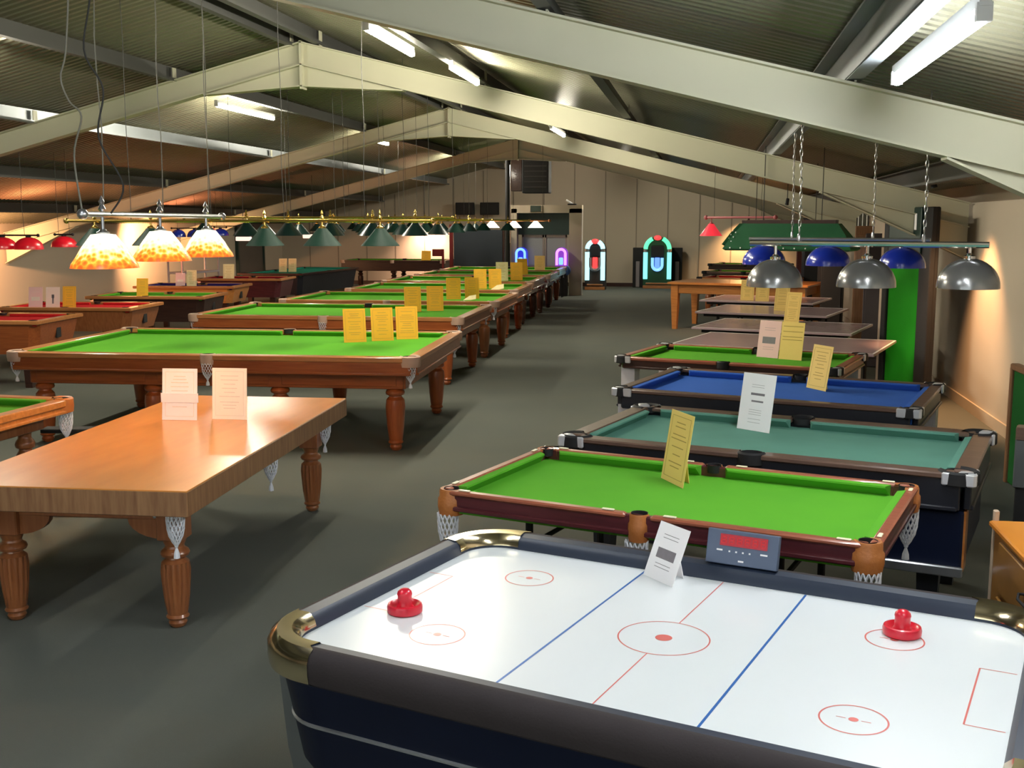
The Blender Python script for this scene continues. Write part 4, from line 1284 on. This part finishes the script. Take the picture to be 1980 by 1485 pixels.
# little lit wall boxes
for (x, y, z, w, h, lb) in ((-9.95, 23.0, 1.70, .34, .09, 'white lit lamp underside below the small red dome'), (-9.45, 26.0, 1.72, .50, .10, 'pale lit strip lamp above the dark doorway')):
    t = empty('strip_lamp', (x, y, z), 0, lb, 'lamp')
    b = MB(); b.bevbox((0, 0, 0), (w, .10, h), .01); b.build('diffuser', SIGNW, t)
    b = MB(); b.bevbox((0, 0, h / 2 + .015), (w * .8, .08, .03), .005); b.build('cap', BLACKM, t)
    b = MB(); b.tube([(0, 0, h / 2 + .03), (0, 0, zs(x) - z - .03)], .006, 6); b.build('cord', WIRE, t)

# loose cables near the stained glass lamp
def cable(name, pts, r, m, label):
    P = [Vector(p) for p in pts]; out = []
    for i in range(len(P) - 1):
        a = P[max(i - 1, 0)]; b_ = P[i]; c = P[i + 1]; d = P[min(i + 2, len(P) - 1)]
        for k in range(6):
            t_ = k / 6
            out.append(.5 * ((2 * b_) + (-a + c) * t_ + (2 * a - 5 * b_ + 4 * c - d) * t_ ** 2 + (-a + 3 * b_ - 3 * c + d) * t_ ** 3))
    out.append(P[-1])
    b = MB(); b.tube(out, r, 6); o = b.build(name, m); tag(o, label, 'cable'); return o


cable('hanging_cable', [(-3.22, 5.55, 4.0 - .02 + .0 - .02 + (zs(-3.22) - 4.0)), (-3.20, 5.55, 3.3), (-3.24, 5.52, 2.95), (-3.16, 5.55, 2.75), (-3.20, 5.55, 2.5), (-3.10, 5.6, 2.25), (-3.18, 5.6, 2.10)], .005, WIRE, 'dark wavy power cable dropping to the stained glass lamp')
cable('hanging_cable', [(-3.27, 5.45, zs(-3.27) - .01), (-3.26, 5.45, 3.4), (-3.30, 5.45, 2.95), (-3.34, 5.45, 2.80), (-3.30, 5.45, 2.68), (-3.24, 5.46, 2.60), (-3.30, 5.47, 2.4), (-3.27, 5.47, 2.1)], .005, WIREL, 'thin pale loose cable beside the dark wavy cable')

# ------------------------------------------------------------------ right wall clutter
# pool table bed stood on end against the wall
t = empty('upturned_table', (2.36, 13.30, 0), radians(100), 'bright green table bed stood on its side against the right wall', 'table')
b = MB(); b.bevbox((0.05, .03, 1.12), (1.55, .05, 2.2), .01); b.build('slate_bed', BLACKM, t)
b = MB(); b.bevbox((.10, .065, .95), (1.0, .02, 1.85), .006); b.build('cloth', BRIGHTG, t)
b = MB()
b.bevbox((-.58, .075, 1.12), (.32, .06, 2.2), .01); b.bevbox((.68, .075, 1.12), (.16, .06, 2.2), .01)
b.bevbox((.1, .075, 2.1), (1.2, .06, .2), .01)
b.build('frame', BLACKM, t)
b = MB(); b.bevbox((.0, .12, 1.95), (1.0, .03, .54), .01); b.build('green_cover', DKGREEN, t)
b = MB(); b.bevbox((-.36, .14, 2.06), (.06, .01, .18), .003); b.build('white_tag', WHITEC, t)

t = empty('leaning_board', (2.46, 8.55, 0), radians(92), 'dark green board leaning on the right wall at the photo edge', 'board')
b = MB(); b.bevbox((0, 0, .46), (1.2, .05, .92), .01); b.build('board', mat('deep_green_cloth', (.01, .12, .02), .9, noise=.3, nscale=3, spec=.2), t)
b = MB()
for sx in (-.62, .62): b.bevbox((sx, .01, .46), (.05, .07, .93), .008)
b.bevbox((0, .01, .93), (1.28, .07, .05), .008); b.build('edge_strip', BROWNB, t)

t = empty('cue_stand', (1.92, 6.95, 0), RT, 'black and grey upright stand at the end of the teal pool table', 'stand')
b = MB(); b.bevbox((0, 0, .62), (.10, .12, .30), .008); b.build('head', GREYP, t)
b = MB(); b.bevbox((.01, 0, .80), (.12, .13, .08), .008); b.build('cap', W_GREYBR, t)
b = MB(); b.bevbox((0, 0, .27), (.07, .08, .54), .006); b.build('post', BLACKM, t)
b = MB(); b.bevbox((0, 0, .02), (.24, .26, .04), .006); b.build('foot', BLACKM, t)

# tall things stored along the right wall
def slab(x, y, w, h, d, rz, m, name, label, cat, tilt=0, cap=None):
    t = empty(name, (x, y, 0), radians(rz), label, cat)
    b = MB(); b.bevbox((0, 0, h / 2), (w, d, h), .012); o = b.build('panel', m, t)
    b = MB(); b.bevbox((0, -d / 2 - .008, h * .5), (w * .8, .016, h * .86), .004); b.build('inset', cap or m, t)
    return t


slab(2.30, 14.75, .14, 2.06, .30, 0, BEIGEP, 'beige_post', 'pale beige upright board left of the green table bed', 'board')
slab(2.42, 16.4, .36, 1.9, .10, -20, mat('dark_brown_cover', (.05, .035, .035), .7, noise=.4, nscale=4), 'stored_board', 'dark brown upright board behind the pale beige one', 'board')
slab(2.42, 17.9, .28, 2.0, .10, -10, BROWNB, 'stored_board', 'light brown upright plank among the dark boards', 'board')
slab(2.30, 20.9, .40, 2.0, .16, -10, BLACKM, 'stored_board', 'black upright board behind the middle silver dome', 'board')
slab(2.40, 22.6, .40, 2.05, .16, -10, mat('charcoal_brown_cover', (.035, .028, .026), .7, noise=.4, nscale=4), 'stored_board', 'charcoal upright board between the silver domes', 'board')
slab(2.45, 25.4, .66, 2.15, .35, -8, BLACK, 'tall_cabinet', 'tall black cabinet by the right wall under the blue dome', 'cabinet', cap=BLACKM)
slab(2.4, 29.6, .14, 2.1, .12, 0, mat('dark_red_post', (.12, .02, .015), .5, noise=.2, nscale=4), 'red_post', 'dark red post left of the tall black cabinet', 'post')
# cues in a rack high on the wall
t = empty('cue_rack', (2.72, 19.9, 0), radians(90), 'wall rack holding a row of dark cues under the sloping roof', 'rack')
b = MB(); b.bevbox((0, -.07, 1.0), (1.6, .22, .06), .006); b.bevbox((0, -.015, .12), (1.6, .33, .05), .006); b.bevbox((0, -.15, .56), (.08, .05, .86), .006); b.build('rail', W_DARK, t)
for k in range(9):
    cx = -.7 + k * .175
    o = MB(); o.tube([(0, 0, 0), (0, 0, .75), (0, 0, 2.15 - .02 * k)], [.018, .013, .009], 8)
    o = o.build('cue', [BLACKM, SILVER][k % 3 == 1], None, (2.645, 19.9 + cx, .146), 0)
    tag(o, 'cue upright in the wall rack, one of a dark row', 'cue', 'cues in the right wall rack')

# low black box under the small snooker table and the chest of drawers
t = empty('storage_box', (.76, 4.43, 0), RT, 'low black box on the floor beneath the small green snooker table', 'box')
b = MB(); b.bevbox((0, 0, .22), (.62, .66, .44), .012); b.build('box', BLACKM, t)
b = MB(); b.bevbox((0, 0, .452), (.65, .69, .025), .006); b.build('lid', mat('satin_black', (.01, .012, .018), .3, noise=.3, nscale=5), t)
t = empty('chest_of_drawers', (1.72, 4.42, 0), 0, 'orange wooden chest of drawers at the right edge beside the air hockey table', 'chest of drawers')
b = MB(); b.bevbox((0, 0, .365), (.88, 1.14, .73), .006); b.build('carcass', woodmat('amber_side_wood', (.34, .16, .035), (.26, .11, .02), .35, .3, (14, 2, 2)), t)
b = MB(); b.bevbox((0, 0, .742), (.92, 1.19, .026), .006); b.build('top', woodmat('amber_top_wood', (.72, .27, .03), (.6, .2, .02), .3, .4, (2, 1, 2)), t)
for k, z in enumerate((.60, .36, .13)):
    b = MB(); b.bevbox((-.448, -.05, z), (.018, .96, .21), .005); d = b.build('drawer', MATS['amber_side_wood'], t)
    b = MB(); b.tube([(-.458, -.14, z + .01), (-.478, -.14, z + .012), (-.486, -.12, z), (-.486, 0, z - .004), (-.478, .02, z + .012), (-.458, .02, z + .01)], .006, 8); b.build('handle', BLACKM, d)
b = MB(); b.bevbox((-.43, .60, .40), (.022, .03, .80), .004); b.build('back_post', BEIGEP, t)

# ------------------------------------------------------------------ jukeboxes
def arch_pts(w, h, n=14, r=None):
    """arch outline from bottom left up and over to bottom right, (x,z)"""
    r = w / 2
    P = [(-r, 0)] + [(-r, (h - r) * i / 4) for i in range(1, 5)]
    P += [(r * cos(a), (h - r) + r * sin(a)) for a in [pi - pi * i / n for i in range(1, n)]]
    P += [(r, (h - r) * (4 - i) / 4) for i in range(0, 5)]
    return P


def jukebox(loc, rz, s, label, body, left, upper, centre, top, extra=None, w=.82, h=1.55, base=None):
    t = empty('jukebox', loc, rz, label, 'jukebox')
    P = arch_pts(w, h)
    b = MB(); b.prism([(p[0], p[1]) for p in P], 'y', 0, .5); b.build('cabinet', body, t)
    aw = .10
    P2 = arch_pts(w - .14, h - .07)
    # side pillars and arch in glowing sections
    z0 = .30
    hr = h - .07 - (w - .14) / 2
    r = (w - .14) / 2
    for sx in (-1, 1):
        b = MB(); b.tube([(sx * r, -.03, z0), (sx * r, -.03, hr * .96)], .07, 10); b.build('side_tube', left, t)
        b = MB()
        pts = [(sx * r * cos(a), -.03, hr + .04 + r * sin(a)) for a in [radians(2 + 62 * i / 7) for i in range(8)]]
        b.tube(pts, .07, 10); b.build('arch_tube', upper, t)
        b = MB(); b.tube([(sx * r, -.035, hr * .955), (sx * r, -.035, hr + .05)], .064, 10); b.build('tube_band', SILVER, t)
    b = MB(); b.sphere((0, -.03, hr + .04 + r * .98), .10, 12, (1.2, .6, .8)); b.build('crown', top, t)
    b = MB(); b.bevbox((0, -.01, hr - .02), (w * .46, .04, .36), .03); b.build('record_window', HOLE, t)
    b = MB()
    pts = [(-.15, -.04, hr - .22), (-.15, -.04, hr - .45)] + [(.15 * -cos(a), -.04, hr - .45 - .15 * sin(a)) for a in [pi * i / 8 for i in range(1, 8)]] + [(.15, -.04, hr - .45), (.15, -.04, hr - .22)]
    b.tube(pts, .045, 8); b.build('grille_tube', centre, t)
    b = MB(); b.bevbox((0, -.02, hr - .38), (.16, .03, .34), .02); b.build('grille', extra or centre, t)
    b = MB(); b.bevbox((0, -.03, .16), (w * .8, .05, .05), .01); b.bevbox((0, -.02, .05), (w, .08, .10), .01); b.build('plinth_trim', W_RAIL, t)
    return t


t = jukebox((-1.47, 35.05, 0), 0, 1, 'green and aqua glowing arched jukebox against the far wall', mat('juke_green_body', (.006, .06, .02), .4, noise=.3, nscale=5), J_AQUA, J_GRN, J_SKY, J_RED, J_BLUE, .88, 1.62)
t2 = empty('speaker_cabinet', (-1.49, 35.72, 0), 0, 'wide black cabinet with pale uprights behind the green jukebox', 'cabinet')
b = MB(); b.bevbox((0, 0, .63), (1.56, .22, 1.26), .01); b.build('cabinet', BLACKM, t2)
for sx in (-1, 1):
    b = MB(); b.bevbox((sx * .62, -.12, .42), (.12, .04, .82), .01); b.build('upright', mat('greyish_pillar', (.30, .26, .27), .5, noise=.2, nscale=5), t2)
jukebox((-3.32, 34.0, 0), 0, 1, 'narrow jukebox with white-blue side tubes and a red centre, right of the booth', mat('juke_brown_body', (.04, .025, .02), .5, noise=.3, nscale=5), J_CYAN, J_CYAN, MATS['greyish_pillar'], J_RED, J_RED, .62, 1.52)
def small_jukebox(x, y, label, m1, m2):
    t = empty('jukebox', (x, y - .19, 0), 0, label, 'jukebox')
    b = MB(); b.bevbox((0, .12, .42), (.34, .3, .84), .01); b.build('plinth', BLACKM, t)
    P = arch_pts(.34, .52)
    b = MB(); b.prism([(p[0], p[1] + .84) for p in P], 'y', .0, .25); b.build('cabinet', m1[0], t)
    Q = arch_pts(.24, .44, 10)
    b = MB(); b.tube([(p[0], -.015, p[1] + .87) for p in Q], .035, 8); b.build('arch_tube', m1[1], t)
    b = MB(); b.bevbox((0, -.02, .98), (.12, .03, .2), .02); b.build('grille', m2, t)


small_jukebox(-5.13, 31.15, 'small blue glowing jukebox on a black plinth at the booth doorway, left one', (glowmat('deep_blue_neon', (.02, .03, .6), .5), J_SKY), J_SKY)
small_jukebox(-3.98, 31.15, 'small purple glowing jukebox on a black plinth at the booth doorway, right one', (glowmat('deep_purple_neon', (.25, .05, .55), .5), J_PNK), J_SKY)

# figure-like stack beside the booth post
t = empty('bar_stool', (-4.0, 30.55, 0), 0, 'dark stool with a pink seat and a blue cushion in front of the booth', 'stool')
b = MB()
for a in range(4):
    q = a * pi / 2 + pi / 4; b.tube([(.16 * cos(q), .16 * sin(q), 0), (.11 * cos(q), .11 * sin(q), .70)], .02, 8)
b.build('legs', BLACKM, t)
b = MB(); b.lathe([(.15, .68), (.19, .70), (.19, .76), (.16, .79), (.001, .80)], n=18); b.build('seat', mat('dusty_pink_fabric', (.38, .18, .20), .8, noise=.2, nscale=9), t)
b = MB(); b.sphere((.25, -.02, .74), .12, 14, (.8, .8, 1.1)); b.build('cushion', mat('blue_fabric', (.05, .12, .38), .7, noise=.2, nscale=9), t)

# exit sign, cable fitting on the booth
t = empty('exit_sign', (-4.75, BY - .02, 2.44), 0, 'dark green sign plate on the booth lintel', 'sign')
b = MB(); b.bevbox((0, 0, 0), (.30, .04, .17), .006); b.build('plate', mat('sign_green', (.03, .05, .035), .5, noise=.3, nscale=5), t)
b = MB()
for sx in (-1, 1): b.box((sx * .165, -.0, 0), (.02, .045, .17))
b.build('side_frame', CREAMP, t)
t = empty('bracket', (-3.78, BY + .1, 2.54), 0, 'white metal bracket on top of the booth', 'bracket')
b = MB(); b.tube([(-.12, 0, .14), (.05, 0, .04), (.08, 0, .0)], .025, 8); b.build('arm', WHITEC, t)
b = MB(); b.bevbox((.05, 0, .02), (.24, .2, .04), .006); b.build('base', BLACKM, t)

# monitors, slate board, pole and heater
for (x, lb) in ((-7.77, 'black monitor high on the far wall, left one'), (-6.95, 'black monitor high on the far wall, right one')):
    t = empty('monitor', (x, 35.75, 2.50), 0, lb, 'monitor', 'black monitors on the far wall')
    b = MB(); b.bevbox((0, 0, 0), (.62, .10, .40), .012); b.build('casing', BLACKM, t)
    b = MB(); b.bevbox((0, -.052, 0), (.56, .01, .34), .003); b.build('screen', mat('dark_screen', (.006, .006, .007), .6, noise=.1, nscale=3), t)
    b = MB(); b.box((0, .12, 0), (.06, .14, .06)); b.build('bracket', BLACKM, t)
t = empty('notice_board', (-6.36, 31.0, 0), 0, 'large slate-coloured board standing behind the snooker tables', 'board')
b = MB(); b.bevbox((0, 0, 1.05), (1.42, .08, 1.60), .01); b.build('panel', SLATE, t)
b = MB()
for sx in (-.66, .66): b.bevbox((sx, .0, .14), (.06, .5, .28), .01)
b.build('feet', W_DARK, t)
b = MB(); b.bevbox((-.78, 0, 1.0), (.10, .10, 2.0), .01); b.build('red_post', mat('oxblood_paint', (.16, .01, .01), .5, noise=.2, nscale=4), t)
b = MB(); b.bevbox((.74, 0, 1.0), (.06, .1, 1.9), .01); b.build('dark_post', W_DARK, t)
t = empty('red_box', (-7.55, 31.0, 1.20), 0, 'small dark red box beside the slate board', 'box')
b = MB(); b.bevbox((0, 0, 0), (.28, .14, .20), .01); b.build('body', MATS['oxblood_paint'], t)
b = MB(); b.bevbox((.16, 0, -.55), (.05, .1, 1.3), .01); b.build('post', MATS['oxblood_paint'], t)
t = empty('steel_pole', (-5.33, 30.0, 0), 0, 'dark vertical pole from roof to floor left of the booth', 'pole')
b = MB(); b.tube([(0, 0, 0), (0, 0, zs(-5.33) - .02)], .07, 12); b.build('shaft', BLACKM, t)
b = MB(); b.lathe([(.12, 0), (.12, .02), (.07, .03)], n=14); b.build('base_plate', W_DARK, t)
b = MB(); b.tube([(.08, -.05, 1.5), (.08, -.05, 3.6)], .012, 6); b.build('conduit', SILVER, t)
t = empty('heater_unit', (-4.72, 30.2, 3.42), 0, 'big black box hanging under the ridge above the booth', 'heater')
b = MB(); b.bevbox((.16, 0, .02), (.72, .6, 1.2), .015); b.build('casing', BLACKM, t)
b = MB(); b.bevbox((-.36, 0, 0), (.30, .5, 1.05), .012); b.build('side_unit', W_DARK, t)
b = MB()
for k in range(7): b.box((.16, -.305, -.42 + k * .14), (.6, .012, .03))
b.build('louvres', mat('dark_louvre', (.025, .02, .022), .5, noise=.2, nscale=5), t)
for sx in (-.1, .42):
    b = MB(); b.tube([(sx, 0, .62), (sx, 0, zs(-4.72 + sx) - 3.42 - .02)], .012, 6); b.build('hanger', STEEL, t)

# low grey shelf by the left wall
t = empty('storage_rack', (-12.4, 25.6, 0), radians(80), 'pale lilac-grey rack by the left wall behind the cream card', 'rack')
for k, z in enumerate((.4, .85, 1.30)):
    b = MB(); b.bevbox((0, 0, z), (1.5, .45, .05), .006); b.build('shelf', mat('lilac_grey_paint', (.42, .36, .38), .6, noise=.2, nscale=4), t)
for sx in (-1, 1):
    for sy in (-1, 1):
        b = MB(); b.bevbox((sx * .74, sy * .2, .72), (.04, .04, 1.44), .004); b.build('upright', MATS['lilac_grey_paint'], t)
